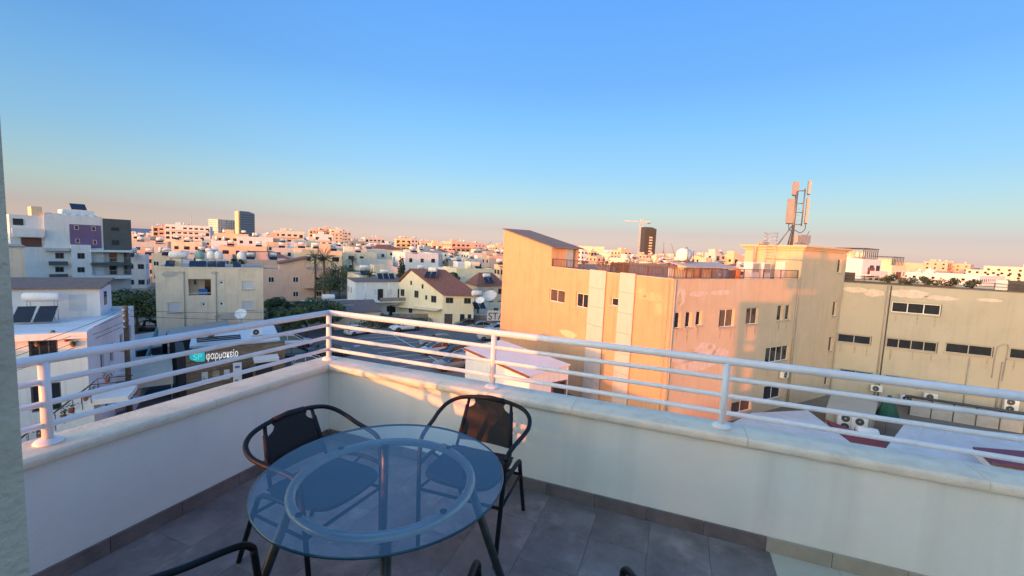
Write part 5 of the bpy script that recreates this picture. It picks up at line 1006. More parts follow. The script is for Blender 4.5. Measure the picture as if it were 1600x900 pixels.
p0 = st.location; ang = st.rotation_euler.z; x0, z0 = facepx(762, 500, p0, ang); x1, z1 = facepx(766, 486, p0, ang)
MB().bx(x0 - 0.15, x0 + 5.6, -0.05, 0.05, z0 - 0.12, z1 + 0.1).build('board', m_acw, st)
loc_text('START', 'letters', mat('navy_print', (0.018, 0.022, 0.06), rough=0.5), st, x0 + 0.1, -0.06, z0 + 0.1, (z1 - z0) * 1.12, 0.008, 4.9)
for x in (0.3, 2.5, 5.0): MB().bx(x0 + x, x0 + x + 0.08, 0.051, 0.12, 0, z1).build('sign_post', m_galv, st)
wb_ = thing('white_board', 'blank white board on the garden wall near the gable house', 'board', cpos(676, 497) + Vector((0, 1, 0)), rad(12))
MB().bx(-0.7, 0.7, -0.03, 0.03, 0.9, 2.7).build('panel', m_acw, wb_); MB().bx(-0.6, -0.5, 0.031, 0.1, 0, 2.5).build('post', m_galv, wb_); MB().bx(0.5, 0.6, 0.031, 0.1, 0, 2.5).build('post', m_galv, wb_)
# white shed in front of the cream building
s1, s2, s3, s4 = gz(728, 542, -7.3), gz(828, 585, -7.3), gz(881, 570, -7.0), gz(783, 531, -7.0)
ws = thing('white_shed', 'white walled shed with a pale lean-to roof in front of the cream building', 'shed', Vector((s1.x, s1.y, ZG)), between(s1, s2)); Ls = (s2 - s1).length; Ds = (s4 - s1).length
MB().prism_x([(0, 0), (Ds, 0), (Ds, zz(-7.12)), (0, zz(-7.42))], 0, Ls).build('wall', m_wall_w, ws); MB().prism_x([(-0.15, zz(-7.43)), (Ds + 0.1, zz(-7.11)), (Ds + 0.1, zz(-7.03)), (-0.15, zz(-7.35))], -0.1, Ls + 0.1).build('roof', mat('pinkish_roof_sheet', (0.66, 0.62, 0.62), rough=0.8, var=0.05, scale=1), ws)
MB().bx(-0.1, Ls + 0.1, -0.2, -0.151, zz(-7.55), zz(-7.36)).build('gutter', m_rust, ws)
wf_ = MB().bx(Ls, Ls + 0.06, Ds * 0.55, Ds * 0.95, zz(-9.6), zz(-8.2)).build('window_frame', m_rust, ws); MB().bx(Ls + 0.02, Ls + 0.065, Ds * 0.6, Ds * 0.9, zz(-9.5), zz(-8.3)).build('pane', m_pane, wf_)
# ------------------------------------------------------------------ houses and blocks of the town
FILL = []
def rot2(x, y, a): return x * math.cos(a) - y * math.sin(a), x * math.sin(a) + y * math.cos(a)
def city(name, label, x0, x1, ytop, Y, rot=GA, ratio=0.8, wm=None, floors=None, cols=None, style='', group='blocks of the town', roofm=None, wmat=None, ww=1.1, hh=1.2, cat='building', ybase=None, par=0.6, tanks=2, seed=0, face=None):
    q = random.Random(int(x0 * 7 + ytop * 13 + seed)); xm = (x0 + x1) / 2
    vd = gy(xm, ytop, Y).xy.to_3d(); az = math.atan2(vd.x, vd.y); perp = Vector((math.cos(az), -math.sin(az), 0))
    ux, uy = Vector((math.cos(rot), math.sin(rot), 0)), Vector((-math.sin(rot), math.cos(rot), 0))
    dist = vd.length; ext = (x1 - x0) / F_PX * Y / math.cos(az) ** 2 * math.cos(az)
    W = ext / (abs(ux.dot(perp)) + ratio * abs(uy.dot(perp))); D = W * ratio
    vdir = vd.normalized(); c = vd + vdir * (W * abs(ux.dot(vdir)) + D * abs(uy.dot(vdir))) / 2
    h = gy(xm, ytop, Y).z - ZG; base = Vector((c.x, c.y, ZG)); t = thing(name, label, cat, base, rot, group)
    wm = wm or m_wall_c; fl = floors or max(1, int(round((h - par) / 3.15))); fh = (h - par) / fl
    a = MB(); hx, hy = W / 2, D / 2
    a.bx(-hx, hx, -hy, hy, 0, h - par); th = 0.22
    a.bx(-hx, hx, -hy, -hy + th, h - par + .001, h).bx(-hx, hx, hy - th, hy, h - par + .001, h).bx(-hx, -hx + th, -hy + th, hy - th, h - par + .001, h).bx(hx - th, hx, -hy + th, hy - th, h - par + .001, h)
    a.build('wall', wm, t); MB().bx(-hx + th, hx - th, -hy + th, hy - th, h - par + 0.002, h - par + 0.03).build('roof', roofm or m_roofg, t)
    k = F_PX / Y; single = 1.2 * k > 5.0
    bal = 'b' in style; rows = MB(); loc_cam = (Vector((0, 0, 0)) - base); nw = 0
    faces = [((-hx, -hy), (1, 0), W, 'F'), ((hx, -hy), (0, 1), D, 'R'), ((hx, hy), (-1, 0), W, 'B'), ((-hx, hy), (0, -1), D, 'L')]
    wmat_ = wmat or m_pane; fm = m_wf if q.random() < .6 else m_df; bf = None
    for O, U, L, nm in faces:
        n = Vector((U[1], -U[0], 0)); nx, ny = rot2(n.x, n.y, rot); mid = base + Vector(rot2(O[0] + U[0] * L / 2, O[1] + U[1] * L / 2, rot)).to_3d()
        if Vector((nx, ny, 0)).dot(-Vector((mid.x, mid.y, 0)).normalized()) < 0.12: continue
        if 'n' in style: continue
        is_b = bal and (nm == face or face is None and nm in 'FB')
        nc = cols or max(2, int(L / 3.1)); nc = max(1, int(round(nc * L / W))) if nm in 'RL' else nc
        for f in range(fl):
            z = f * fh + 0.95
            if is_b and f > 0:
                b = MB(); P = lambda u, v, zz_: (O[0] + U[0] * u + n.x * v, O[1] + U[1] * u + n.y * v, zz_)
                def ob_(u0, u1, v0, v1, za, zb): b.add([P(u0, v0, za), P(u1, v0, za), P(u1, v1, za), P(u0, v1, za), P(u0, v0, zb), P(u1, v0, zb), P(u1, v1, zb), P(u0, v1, zb)], [(0, 1, 2, 3), (7, 6, 5, 4), (4, 5, 1, 0), (5, 6, 2, 1), (6, 7, 3, 2), (7, 4, 0, 3)])
                e = L * 0.04 if q.random() < .5 else L * 0.18
                ob_(e, L - e, 0.002, 1.5, f * fh - 0.12, f * fh + 0.1); ob_(e, L - e, 1.4, 1.5, f * fh + 0.101, f * fh + 0.95); b.build('balcony', wm, t); z = f * fh + 0.15
            for c_ in range(nc):
                if q.random() < 0.10: continue
                w_ = ww * (1.7 if is_b else 1) ; h_ = hh * (1.7 if is_b and f > 0 else 1)
                if f == 0 and 'g' in style: w_, h_ = ww * 1.6, 1.9
                w_ = min(w_, L / nc * 0.8); u = L * (c_ + 0.5) / nc - w_ / 2
                if single and nw < 120:
                    put_window(t, O, U, u, 0.0, z, round(w_, 1), round(min(h_, fh - 0.4), 1), 2 if w_ > 0.9 else 1, fm, wmat_ if q.random() < .75 else m_shut, None, 0.06, 'window', 0.035); nw += 1
                else:
                    v0 = 0.03; rows.add([(O[0] + U[0] * (u + du) + n.x * v, O[1] + U[1] * (u + du) + n.y * v, z + dz) for v in (0.002, v0) for du, dz in ((0, 0), (w_, 0), (w_, min(h_, fh - 0.4)), (0, min(h_, fh - 0.4)))], [(4, 5, 6, 7), (0, 1, 5, 4), (1, 2, 6, 5), (2, 3, 7, 6), (3, 0, 4, 7)])
    if rows.v: rows.build('window_rows', wmat_, t)['kind'] = 'stuff'
    if 's' not in style and W > 6:
        sx, sy = q.uniform(-.25, .25) * W, q.uniform(-.2, .3) * D; MB().bx(sx - 1.6, sx + 1.6, sy - 1.8, sy + 1.8, h - par + 0.031, h + 1.7).build('stair_house', wm, t)
    for j in range(tanks):
        x, y = q.uniform(-.4, .4) * W, q.uniform(-.45, .2) * D; zt = h - par + 0.03; vert = q.random() < .4; rr_ = q.uniform(.4, .6)
        o = MB()
        if vert: o.lathe([(0, 0.9), (rr_, 0.9), (rr_, 1.9), (rr_ * .7, 2.2), (0, 2.3)], (x, y, zt), 12)
        else: drum(o, (x - .9, y, zt + 1.7), (x + .9, y, zt + 1.7), rr_, n=12)
        tk = o.build('water_tank', m_tankw, t); s_ = MB()
        for sx in (-.55, .55):
            for sy in (-.3, .3): s_.bx(x + sx - .04, x + sx + .04, y + sy - .04, y + sy + .04, zt, zt + (0.89 if vert else 1.4))
        s_.bx(x - .5, x + .5, y - .34, y - .28, zt + .5, zt + .56).bx(x - .5, x + .5, y + .28, y + .34, zt + .5, zt + .56).build('tank_stand', m_galv, tk)
        if Y < 260 and not vert: MB().add([(x - 1, y - .7, zt + 1.0), (x + 1, y - .7, zt + 1.0), (x + 1, y - 1.7, zt + .1), (x - 1, y - 1.7, zt + .1), (x - 1, y - .75, zt + .93), (x + 1, y - .75, zt + .93), (x + 1, y - 1.75, zt + .03), (x - 1, y - 1.75, zt + .03)], [(0, 3, 2, 1), (4, 5, 6, 7), (0, 1, 5, 4), (1, 2, 6, 5), (2, 3, 7, 6), (3, 0, 4, 7)]).build('solar_panel', m_solar, t)
    FILL.append((c.x, c.y, max(W, D) / 2)); t['dims'] = (W, D, h); return t
PL = [m_wall_w, m_wall_c, m_wall_y, m_wall_o, m_wall_p, m_wall_g, mat('ivory_stucco', (0.64, 0.58, 0.50), rough=0.9, var=0.06, streak=0.1)]
# -- cream three storey block left of centre
BLp = gz(242, 418, -2.6); cb = thing('cream_block', 'cream three storey block with water tanks on its roof and a hollow balcony', 'building', Vector((BLp.x, BLp.y, ZG)), rad(32)); cl_ = cb.location; cA = rad(32); hB = zz(-2.6)
BWd = (gpl(411, 421, BLp, Vector((math.sin(cA), -math.cos(cA), 0))) - BLp).xy.length; op = []
for a, b in (((294, 436), (330, 461)), ((378, 439), (397, 452)), ((378, 471), (396, 484)), ((262, 473), (283, 488)), ((342, 438), (350, 445)), ((342, 471), (350, 478)), ((314, 472), (322, 479))):
    x0, z1 = facepx(*a, cl_, cA); x1, z0 = facepx(*b, cl_, cA); op.append((x0, z0, x1, z1))
mb = MB(); panel(mb, BWd, 0, hB, op[1:], 0.15, 0, (0, 0), (1, 0)) if False else None
b0 = op[0]; P_ = lambda *o: o
panel(mb, b0[0], 0, hB, [o for o in op[1:] if o[2] < b0[0]], 0.15, 0, (0, 0), (1, 0)); panel(mb, b0[2] - b0[0], 0, b0[1], [(o[0] - b0[0], o[1], o[2] - b0[0], o[3]) for o in op[1:] if b0[0] < o[0] < b0[2]], 0.15, 0, (b0[0], 0), (1, 0)); panel(mb, b0[2] - b0[0], b0[3], hB, [], 0.15, 0, (b0[0], 0), (1, 0))
panel(mb, BWd - b0[2], 0, hB, [(o[0] - b0[2], o[1], o[2] - b0[2], o[3]) for o in op[1:] if o[0] > b0[2]], 0.15, 0, (b0[2], 0), (1, 0))
mb.add([(b0[0], 0, b0[1]), (b0[2], 0, b0[1]), (b0[2], 0, b0[3]), (b0[0], 0, b0[3]), (b0[0], 1.6, b0[1] - 0.5), (b0[2], 1.6, b0[1] - 0.5), (b0[2], 1.6, b0[3]), (b0[0], 1.6, b0[3])], [(1, 5, 6, 2), (2, 6, 7, 3), (3, 7, 4, 0), (4, 7, 6, 5), (0, 4, 5, 1)])
Dp = 10.0; mb.add([(BWd, 0, 0), (BWd, Dp, 0), (BWd, Dp, hB), (BWd, 0, hB), (0, Dp, 0), (0, Dp, hB), (0, 0, 0), (0, 0, hB)], [(0, 1, 2, 3), (1, 4, 5, 2), (4, 6, 7, 5)]); mb.build('wall', m_wall_c, cb)
MB().bx(0.01, BWd - 0.01, 0.01, Dp - 0.01, hB - 0.3, hB - 0.012).build('roof', m_roofg, cb); MB().bx(-0.05, BWd + .05, -0.06, 0.15, hB - 0.01, hB + 0.12).build('roof_edge', m_wall_c, cb)
for k, o in enumerate(op[1:]): put_window(cb, (0, 0), (1, 0), o[0] + .02, 0.1, o[1] + .02, o[2] - o[0] - .04, o[3] - o[1] - .04, 1, m_wf, m_shut if k < 3 else m_pane, m_sill if k < 3 else None, 0.05 if k < 3 else 0.14)
MB().bx(b0[0] + 0.02, b0[2] - 0.02, 0.02, 0.06, b0[1] + 0.25, b0[1] + 0.31).build('balcony_bar', m_wf, cb)
MB().bx(b0[0] + 1.0, b0[0] + 1.9, 0.25, 0.5, b0[1] - 0.0, b0[1] + 0.75).build('blue_cloth', m_bluec, cb); MB().bx(b0[2] - 0.75, b0[2] - 0.1, 1.5, 1.59, b0[1] - 0.45, b0[3] - 0.3).build('balcony_door', m_pane, cb)
MB().prism_y([(b0[0] + 0.5, b0[3] - 0.7), (b0[0] + 0.8, b0[3] - 0.75), (b0[0] + 0.72, b0[3] - 0.1), (b0[0] + 0.56, b0[3] - 0.1)], 0.3, 0.4).build('hung_cloth', m_iron, cb)
for x in (facepx(287, 430, cl_, cA)[0], facepx(337, 430, cl_, cA)[0]): MB().tube([(x, -0.06, hB - 0.5), (x, -0.06, 0)], 0.05, 6).build('drain_pipe', m_pipe, cb)
for u, z, rx, rz_, s_ in ((1.4, -3.4, .8, .35, 51), (7.2, -8.9, 1.3, .5, 52), (5.9, -3.2, .4, .2, 53), (2.4, -3.2, .5, .15, 54)): patch(cb, (0, 0), (1, 0), u, z, rx, rz_, s_, mat('dirty_patch', (0.42, 0.40, 0.35), rough=.95, var=.2, scale=2))
CF = frame(cl_, cA)
for k, (px, y, lab, kind) in enumerate(((271, 2.2, 'long white drum tank on the cream block roof, leftmost', 'h'), (306, 2.6, 'green grey round water tank on the cream block roof', 'g'), (326, 2.4, 'white round water tank on the cream block roof beside the green one', 'w'), (338, 2.4, 'white round water tank on the cream block roof, next to its twin', 'w'), (377, 2.4, 'white round water tank at the right end of the cream block roof', 'w'))):
    x = facepx(px, 415, cl_, cA, -y)[0]; t = thing('water_tank', lab, 'water tank', CF(x, y, hB - 0.012), cA, 'tanks on the cream block roof')
    if kind == 'h': drum(MB(), (-0.95, 0, 1.5), (0.95, 0, 1.5), 0.45).build('tank_body', m_tankw, t); MB().bx(-.5, .3, -.25, .25, 0, 1.05).build('tank_stand', m_wall_c, t)
    else:
        MB().lathe([(0, 1.1), (.48, 1.1), (.52, 1.2), (.52, 1.75), (.4, 2.0), (.15, 2.12), (0, 2.12)], n=16).build('tank_body', mat('green_tank', (0.20, 0.34, 0.31), rough=.6, var=.15) if kind == 'g' else m_tankw, t); a = MB()
        if kind == 'g': a.lathe([(.42, 0), (.42, 1.09)], n=14)
        else:
            for sx in (-.4, .4):
                for sy in (-.4, .4): a.tube([(sx, sy, 0), (sx, sy, 1.095)], .035, 5)
        a.build('tank_stand', m_galv if kind != 'g' else m_tankw, t)
for k in range(6):
    px = (262, 300, 314, 330, 344, 370)[k]; x = facepx(px, 417, cl_, cA, -0.9)[0]
    t = obj('solar_panel', None, cb, (x, 0.9, hB - 0.01)); MB().prism_x([(0.8, 0.75), (0.8, 0.82), (-0.55, 0.12), (-0.55, 0.05)], -.45, .45).build('collector', m_solar, t); MB().bx(-.42, -.38, .5, .55, 0, .66).build('leg', m_galv, t); MB().bx(.38, .42, .5, .55, 0, .66).build('leg', m_galv, t)
FILL.append((cl_.x + 6, cl_.y + 7, 9))
# -- purple and grey apartment block
YP = 88.0; pR = gy(203, 343, YP); pA = rad(54); pl0 = Vector((pR.x, pR.y, ZG)); pt = thing('apartment_block', 'modern white apartment block with a purple panel and dark grey end, lit along its left', 'building', pl0, pA)
fp = lambda x, y: facepx(x, y, pl0, pA)
def fbox(parent, nm, a, b, v0, v1, m):       # from two pixels on the facade, v towards the viewer negative
    x0, z1 = fp(*a); x1, z0 = fp(*b); return MB().bx(x0, x1, v0, v1, max(0, z0), z1).build(nm, m, parent)
hPt = fp(160, 340)[1]
xw0 = fp(15, 350)[0]; xw1 = fp(160, 345)[0]
MB().bx(fp(68, 340)[0], xw1, 0.0, 12, 0, fp(110, 336)[1]).bx(xw0, fp(68, 340)[0] - 0.002, 0.4, 12, 0, fp(40, 336)[1]).build('wall', m_wall_w, pt); hr = fp(110, 336)[1]
MB().bx(xw1 + 0.002, 0.1, -0.2, 12, fp(180, 390)[1], fp(190, 343)[1]).build('grey_end', m_dark, pt); MB().bx(xw1 + 0.002, 0, 0.9, 12, 0, fp(180, 390)[1] - .002).build('lower_end', m_wall_g, pt)
fbox(pt, 'purple_panel', (108, 350), (159, 388), -0.06, -0.002, m_purple)
for a in ((116, 352), (143, 354), (118, 373), (145, 375)):
    x, z = fp(*a); put_window(pt, (0, 0), (1, 0), x, -0.062, z - .8, .55, .8, 1, m_wf, m_pane, None, .05)
for a, b in (((173, 355), (186, 361)), ((174, 375), (186, 383))):
    x0, z1 = fp(*a); x1, z0 = fp(*b); MB().bx(x0, x1, -0.23, -0.201, z0, z1).build('window', m_iron, pt)
fbox(pt, 'white_bay', (109, 382), (143, 436), -0.9, -0.002, m_wall_w)
for y0_, y1_ in ((395, 404), (417, 425)):
    for x0_, x1_, v in ((119, 131, -0.9), (86, 100, 0.0)):
        x0, z1 = fp(x0_, y0_); x1, z0 = fp(x1_, y1_); put_window(pt, (0, 0), (1, 0), x0, v - .001, z0, x1 - x0, z1 - z0, 2, m_df, m_pane, None, .07)
for y0_, y1_, x0_, x1_ in ((408, 414, 75, 105), (428, 432, 76, 105)): fbox(pt, 'balcony_front', (x0_, y0_), (x1_, y1_), -1.0, -0.5, m_dark)
for k, (ya, yb) in enumerate(((410, 414), (430, 434))):
    fbox(pt, 'balcony_slab', (140, ya), (203, yb), -1.6, 0.85, m_dark if k == 0 else m_wall_w)
    for x0_, x1_ in ((145, 160), (173, 184)):
        x0, z1 = fp(x0_, ya - 14); x1, z0 = fp(x1_, ya - 1); put_window(pt, (0, 0), (1, 0), x0, 0.86, z0, x1 - x0, z1 - z0, 3, m_df, m_pane, None, .07)
    for x0_, x1_ in ((161, 172), (185, 195)): fbox(pt, 'balcony_wall', (x0_, ya - 15), (x1_, ya), 0.6, 0.898, m_wall_w)
    r_ = MB()
    x0, z1 = fp(142, ya - 8); x1, z0 = fp(200, ya - 8)
    r_.bx(x0, x1, -1.58, -1.54, z1 - .03, z1 + .03)
    for j in range(16): r_.bx(x0 + (x1 - x0) * j / 15 - .012, x0 + (x1 - x0) * j / 15 + .012, -1.57, -1.55, z1 - 1.0, z1 - .031)
    r_.build('balcony_railing', m_galv, pt)['kind'] = 'stuff'
fbox(pt, 'white_band', (140, 390), (204, 394), -1.5, 0.0, m_wall_w); fbox(pt, 'grey_column', (196, 395), (203, 430), -1.2, 0.85, m_dark); fbox(pt, 'canopy', (68, 387), (108, 392), -1.0, -.003, m_wall_g)
fbox(pt, 'purple_panel', (39, 392), (57, 406), 0.2, 0.398, m_purple); fbox(pt, 'balcony_front', (18, 356), (68, 371), -0.6, -0.003, m_wall_w); fbox(pt, 'dark_recess_panel', (20, 341), (37, 352), 0.30, 0.398, m_iron); fbox(pt, 'dark_recess_panel', (33, 371), (66, 386), 0.30, 0.397, mat('red_brown', (0.14, 0.06, 0.05))); fbox(pt, 'white_wall', (18, 386), (108, 436), 0.1, 0.396, m_wall_w)  # flat dark panels stand for the shade inside the balcony recesses
fbox(pt, 'stair_tower', (49, 322), (68, 356), 0.5, 5, m_wall_o); MB().bx(fp(103, 340)[0], fp(153, 340)[0], 3, 8, hr, hr + 1.1).build('roof_house', m_wall_w, pt)
x0, x1 = fp(117, 325)[0], fp(142, 327)[0]; MB().prism_x([(3.4, hr + 1.2), (5.2, hr + 2.3), (5.2, hr + 2.42), (3.4, hr + 1.32)], x0, x1).build('solar_frame', m_solar, pt); MB().bx(x0 + .2, x0 + .35, 5.0, 5.12, hr + 1.1, hr + 2.15).bx(x1 - .35, x1 - .2, 5.0, 5.12, hr + 1.1, hr + 2.15).bx(x0 + .35, x1 - .35, 5.05, 5.1, hr + 1.5, hr + 1.6).build('frame_leg', m_galv, pt)
for k in range(6): x, z = fp(78 + 14 * k, 336 + k * .8); MB().lathe([(0, 0), (.6, 0), (.55, .5), (.3, .65), (0, .65)], (x, 1.2, z - .2), 10).build('roof_vent', m_wall_g, pt)
FILL.append((pl0.x - 10, pl0.y + 5, 16))
# -- pink house, white mid house, gable house, second red roof house
def house2(label, x0, x1, ytop, Y, wm, roofm, **k): return city('house', label, x0, x1, ytop, Y, wm=wm, roofm=roofm, cat='house', group='houses round the parking lot', **k)
t = house2('pink house with a red monopitch roof over its stair, left of the palms', 412, 506, 421, 95, m_wall_p, m_roofg, ratio=.9, tanks=0, style='s', cols=3)
W, D, h = t['dims']; MB().prism_y([(-W * .22, h - .55), (W * .16, h - .55), (W * .16, h + 2.6), (-W * .22, h + 1.2)], -D * .46, D * .1).build('stair_house', m_wall_p, t); MB().prism_y([(-W * .25, h + 1.13), (W * .19, h + 2.73), (W * .19, h + 2.9), (-W * .25, h + 1.3)], -D * .5, D * .13).build('red_roof', m_tileroof, t)
MB().bx(W * .1, W / 2, -D / 2 - 1.6, -D / 2 - .01, 3.0, 3.2).bx(W * .1, W / 2, -D / 2 - 1.6, -D / 2 - 1.5, 3.2, 4.0).build('balcony', m_wall_p, t)
t = house2('white two storey house with balcony and solar panels in the middle of the houses', 544, 637, 441, 78, m_wall_w, m_roofw, ratio=.85, tanks=0, style='s', cols=4, par=.3)
W, D, h = t['dims']; MB().bx(-W / 2 - .25, W / 2 + .25, -D / 2 - .25, D / 2 + .25, h + .001, h + .12).build('roof_edge', m_brownroof, t); MB().bx(-W / 2, W / 2 + .3, -D / 2 - 1.8, -D / 2 - .01, 3.0, 3.2).build('balcony', m_wall_w, t); MB().bx(-W * .1, W / 2 + .3, -D / 2 - 1.8, -D / 2 - 1.7, 3.21, 3.9).build('balcony_front', m_stone, t)
for k in range(3): MB().tube([(W * .48 - k * W * .42, -D / 2 - 1.6, 3.2), (W * .48 - k * W * .42, -D / 2 - 1.6, h)], .09, 6).build('column', m_wall_w, t)
put_window(t, (-W / 2, -D / 2), (1, 0), W * .40, -.04, 3.25, 1.0, 2.1, 1, m_df, m_pane); put_window(t, (-W / 2, -D / 2), (1, 0), W * .78, -.04, 3.25, 1.2, 2.1, 2, m_df, m_pane); put_window(t, (-W / 2, -D / 2), (1, 0), W * .62, -.04, .1, 1.2, 2.1, 1, m_df, m_pane)
lx = lambda t, x, y, z: t.location + Vector((*rot2(x, y, t.rotation_euler.z), z))
solar_heater('solar heater with three panels on the white mid house, left of the cypress', lx(t, W * .15, D * .1, h + .13), GA, panels=3, tank_h=1.5)
solar_heater('white drum heater on the low roof beside the brown carport', gz(513, 481, ZG + 3.4), GA, panels=2, tank_h=1.7, tank_l=1.9, tank_r=.45)
cp = thing('carport', 'brown tiled carport roof in front of the white mid house', 'carport', at_depth(560, 70), GA)
MB().prism_x([(-3, 2.7), (3, 3.9), (3, 4.0), (-3, 2.8)], -4.2, 3.2).build('tiled_roof', m_brownroof, cp); MB().bx(-4.0, 3.0, -2.6, 2.8, 0, 2.68).build('wall', m_wall_c, cp)
lowr = thing('house', 'low white flat roofed house between the dark trees and the white mid house', 'house', at_depth(514, 70), GA); MB().bx(-4, 3.5, -2, 5, 0, 3.4).build('wall', m_wall_w, lowr); MB().bx(-4.1, 3.6, -2.1, 5.1, 3.401, 3.5).build('roof', m_roofw, lowr)
# gable house: gable towards the left-front
gR = at_depth(694, 74); gA = rad(8); gh = thing('gable_house', 'cream two storey house with a red tiled gable roof and a solar heater', 'house', gR, gA); gp = lambda x, y: facepx(x, y, gR, gA)
he = gp(694, 458)[1]; xr = gp(741, 458)[0]; gl_ = 15.0; slope_h = he + 4.2
# long axis runs back along +y; ridge along y is seen from its left gable side
gside = Vector((math.cos(gA + rad(128)), math.sin(gA + rad(128)), 0))
MB().prism_y([(-11.5, 0), (0, 0), (0, he), (-5.8, he + 3.3), (-11.5, he + .4)], 0.0, 0.3).build('gable_wall', m_wall_y, gh, (0, 0, 0), rad(-42)) if False else None
U1 = Vector((math.cos(rad(136)), math.sin(rad(136)), 0)); U2 = Vector((math.cos(rad(46)), math.sin(rad(46)), 0))
# gable face runs from the corner away to the left (U1); the eave face from the corner to the right along x
def G3(a, b, z): v = U1 * a; return (v.x + b * math.cos(rad(0)), v.y + b * math.sin(rad(0)), z)
GLn, ELn, rise = 13.0, xr, 3.6
v = [G3(0, 0, 0), G3(GLn, 0, 0), G3(GLn, 0, he - .2), G3(GLn * .62, 0, he + rise), G3(0, 0, he)]; v2 = [G3(a, ELn, z) for a, z in ((0, 0), (GLn, 0), (GLn, he - .2), (GLn * .62, he + rise), (0, he))]
MB().add(v + v2, [(4, 3, 2, 1, 0), (0, 5, 9, 4), (1, 2, 7, 6), (5, 6, 7, 8, 9)]).build('wall', m_wall_y, gh)
def slab(a0, z0, a1, z1, e0, e1, th, m, nm):
    q_ = [G3(a0, e0, z0), G3(a0, e1, z0), G3(a1, e1, z1), G3(a1, e0, z1)]; q2 = [(x, y, z + th) for x, y, z in q_]
    return MB().add(q_ + q2, [(3, 2, 1, 0), (4, 5, 6, 7), (0, 1, 5, 4), (1, 2, 6, 5), (2, 3, 7, 6), (3, 0, 4, 7)]).build(nm, m, gh)
slab(-.8, he - .35, GLn * .62, he + rise + .02, -.5, ELn + .5, .18, m_tileroof, 'roof'); slab(GLn * .62, he + rise + .03, GLn + .6, he - .45, -.5, ELn + .5, .17, m_tileroof, 'roof')
gU = (U1.x, U1.y)
for a, z, w_, h_ in ((GLn * .12, he - 1.9, 1.3, 1.2), (GLn * .48, he - 1.5, 1.1, 1.3), (GLn * .78, he - 1.6, 1.1, 1.3), (GLn * .38, he + .3, .5, .8), (GLn * .62, he + .7, .5, .8), (GLn * .3, he - 1.6, .5, .8), (GLn * .6, .8, 1.0, 1.3)):
    put_window(gh, (U1.x * (a + w_), U1.y * (a + w_)), (-U1.x, -U1.y), 0, 0.0, z, w_, h_, 2 if w_ > .8 else 1, m_df, m_pane, None, .06)
for x, w_, z in ((.55, 1.3, he - 1.75), (ELn - 1.75, 1.2, he - 1.75)): put_window(gh, (0, 0), (1, 0), x, 0.0, z, w_, 1.0, 2, m_df, m_pane, None, .06)
for x, w_ in ((.3, 1.6), (ELn * .55, 1.0), (ELn * .8, .8)): put_window(gh, (0, 0), (1, 0), x, 0.0, .1, w_, 2.0, 1, m_wf, m_curt if x < 1 else m_pane, None, .08)
MB().add([(*G3(GLn * .95, 0, 2.3)[:2], 2.3), (*G3(0, 0, 2.9)[:2], 2.9), (G3(0, 0, 0)[0] - 1.0, G3(0, 0, 0)[1] - .9, 2.6), (G3(GLn * .95, 0, 0)[0] - 1.0, G3(GLn * .95, 0, 0)[1] - .9, 2.0)], [(0, 1, 2, 3)]).build('side_canopy', m_wall_c, gh)
solar_heater('solar heater on the red roof of the gable house', gR + Vector(G3(GLn * .42, ELn * .25, he + 2.3)), rad(-10), panels=2, tank_h=1.5, tank_l=1.6, tank_r=.42); FILL.append((gR.x - 2, gR.y + 6, 9))
t = house2('second house with a red tiled roof behind the gable house', 726, 790, 447, 92, m_wall_o, m_tileroof, ratio=.9, tanks=0, style='s', par=.1, cols=3)
W, D, h = t['dims']; MB().add([(-W / 2 - .4, -D / 2 - .4, h - .05), (W / 2 + .4, -D / 2 - .4, h - .05), (W / 2 + .4, D / 2 + .4, h - .05), (-W / 2 - .4, D / 2 + .4, h - .05), (-W * .25, 0, h + 2.7), (W * .25, 0, h + 2.7)], [(0, 1, 5, 4), (1, 2, 5), (2, 3, 4, 5), (3, 0, 4), (3, 2, 1, 0)]).build('hip_roof', m_tileroof, t)
solar_heater('solar heater on the second red roof beside the cream building', lx(t, -W * .1, -D * .3, h + .6), GA, panels=2, tank_h=1.6, tank_r=.42)
yh = house2('low yellow house behind the letter sign at the cream building', 735, 800, 478, 82, m_wall_y, m_roofg, ratio=.6, tanks=0, style='s', cols=3)
dish('large grey satellite dish on the roof behind the letter sign', gz(765, 478, ZG + 4.0), rad(-20), 1.3, 1.6, 50, m_wall_g); dish('smaller pale satellite dish left of the large grey one', gz(750, 480, ZG + 4.0), rad(-10), .75, 1.1, 50)
solar_heater('white drum heater between the gable house and the large dish', gz(744, 482, ZG + 3.6), GA, panels=2, tank_h=2.6, tank_r=.45)

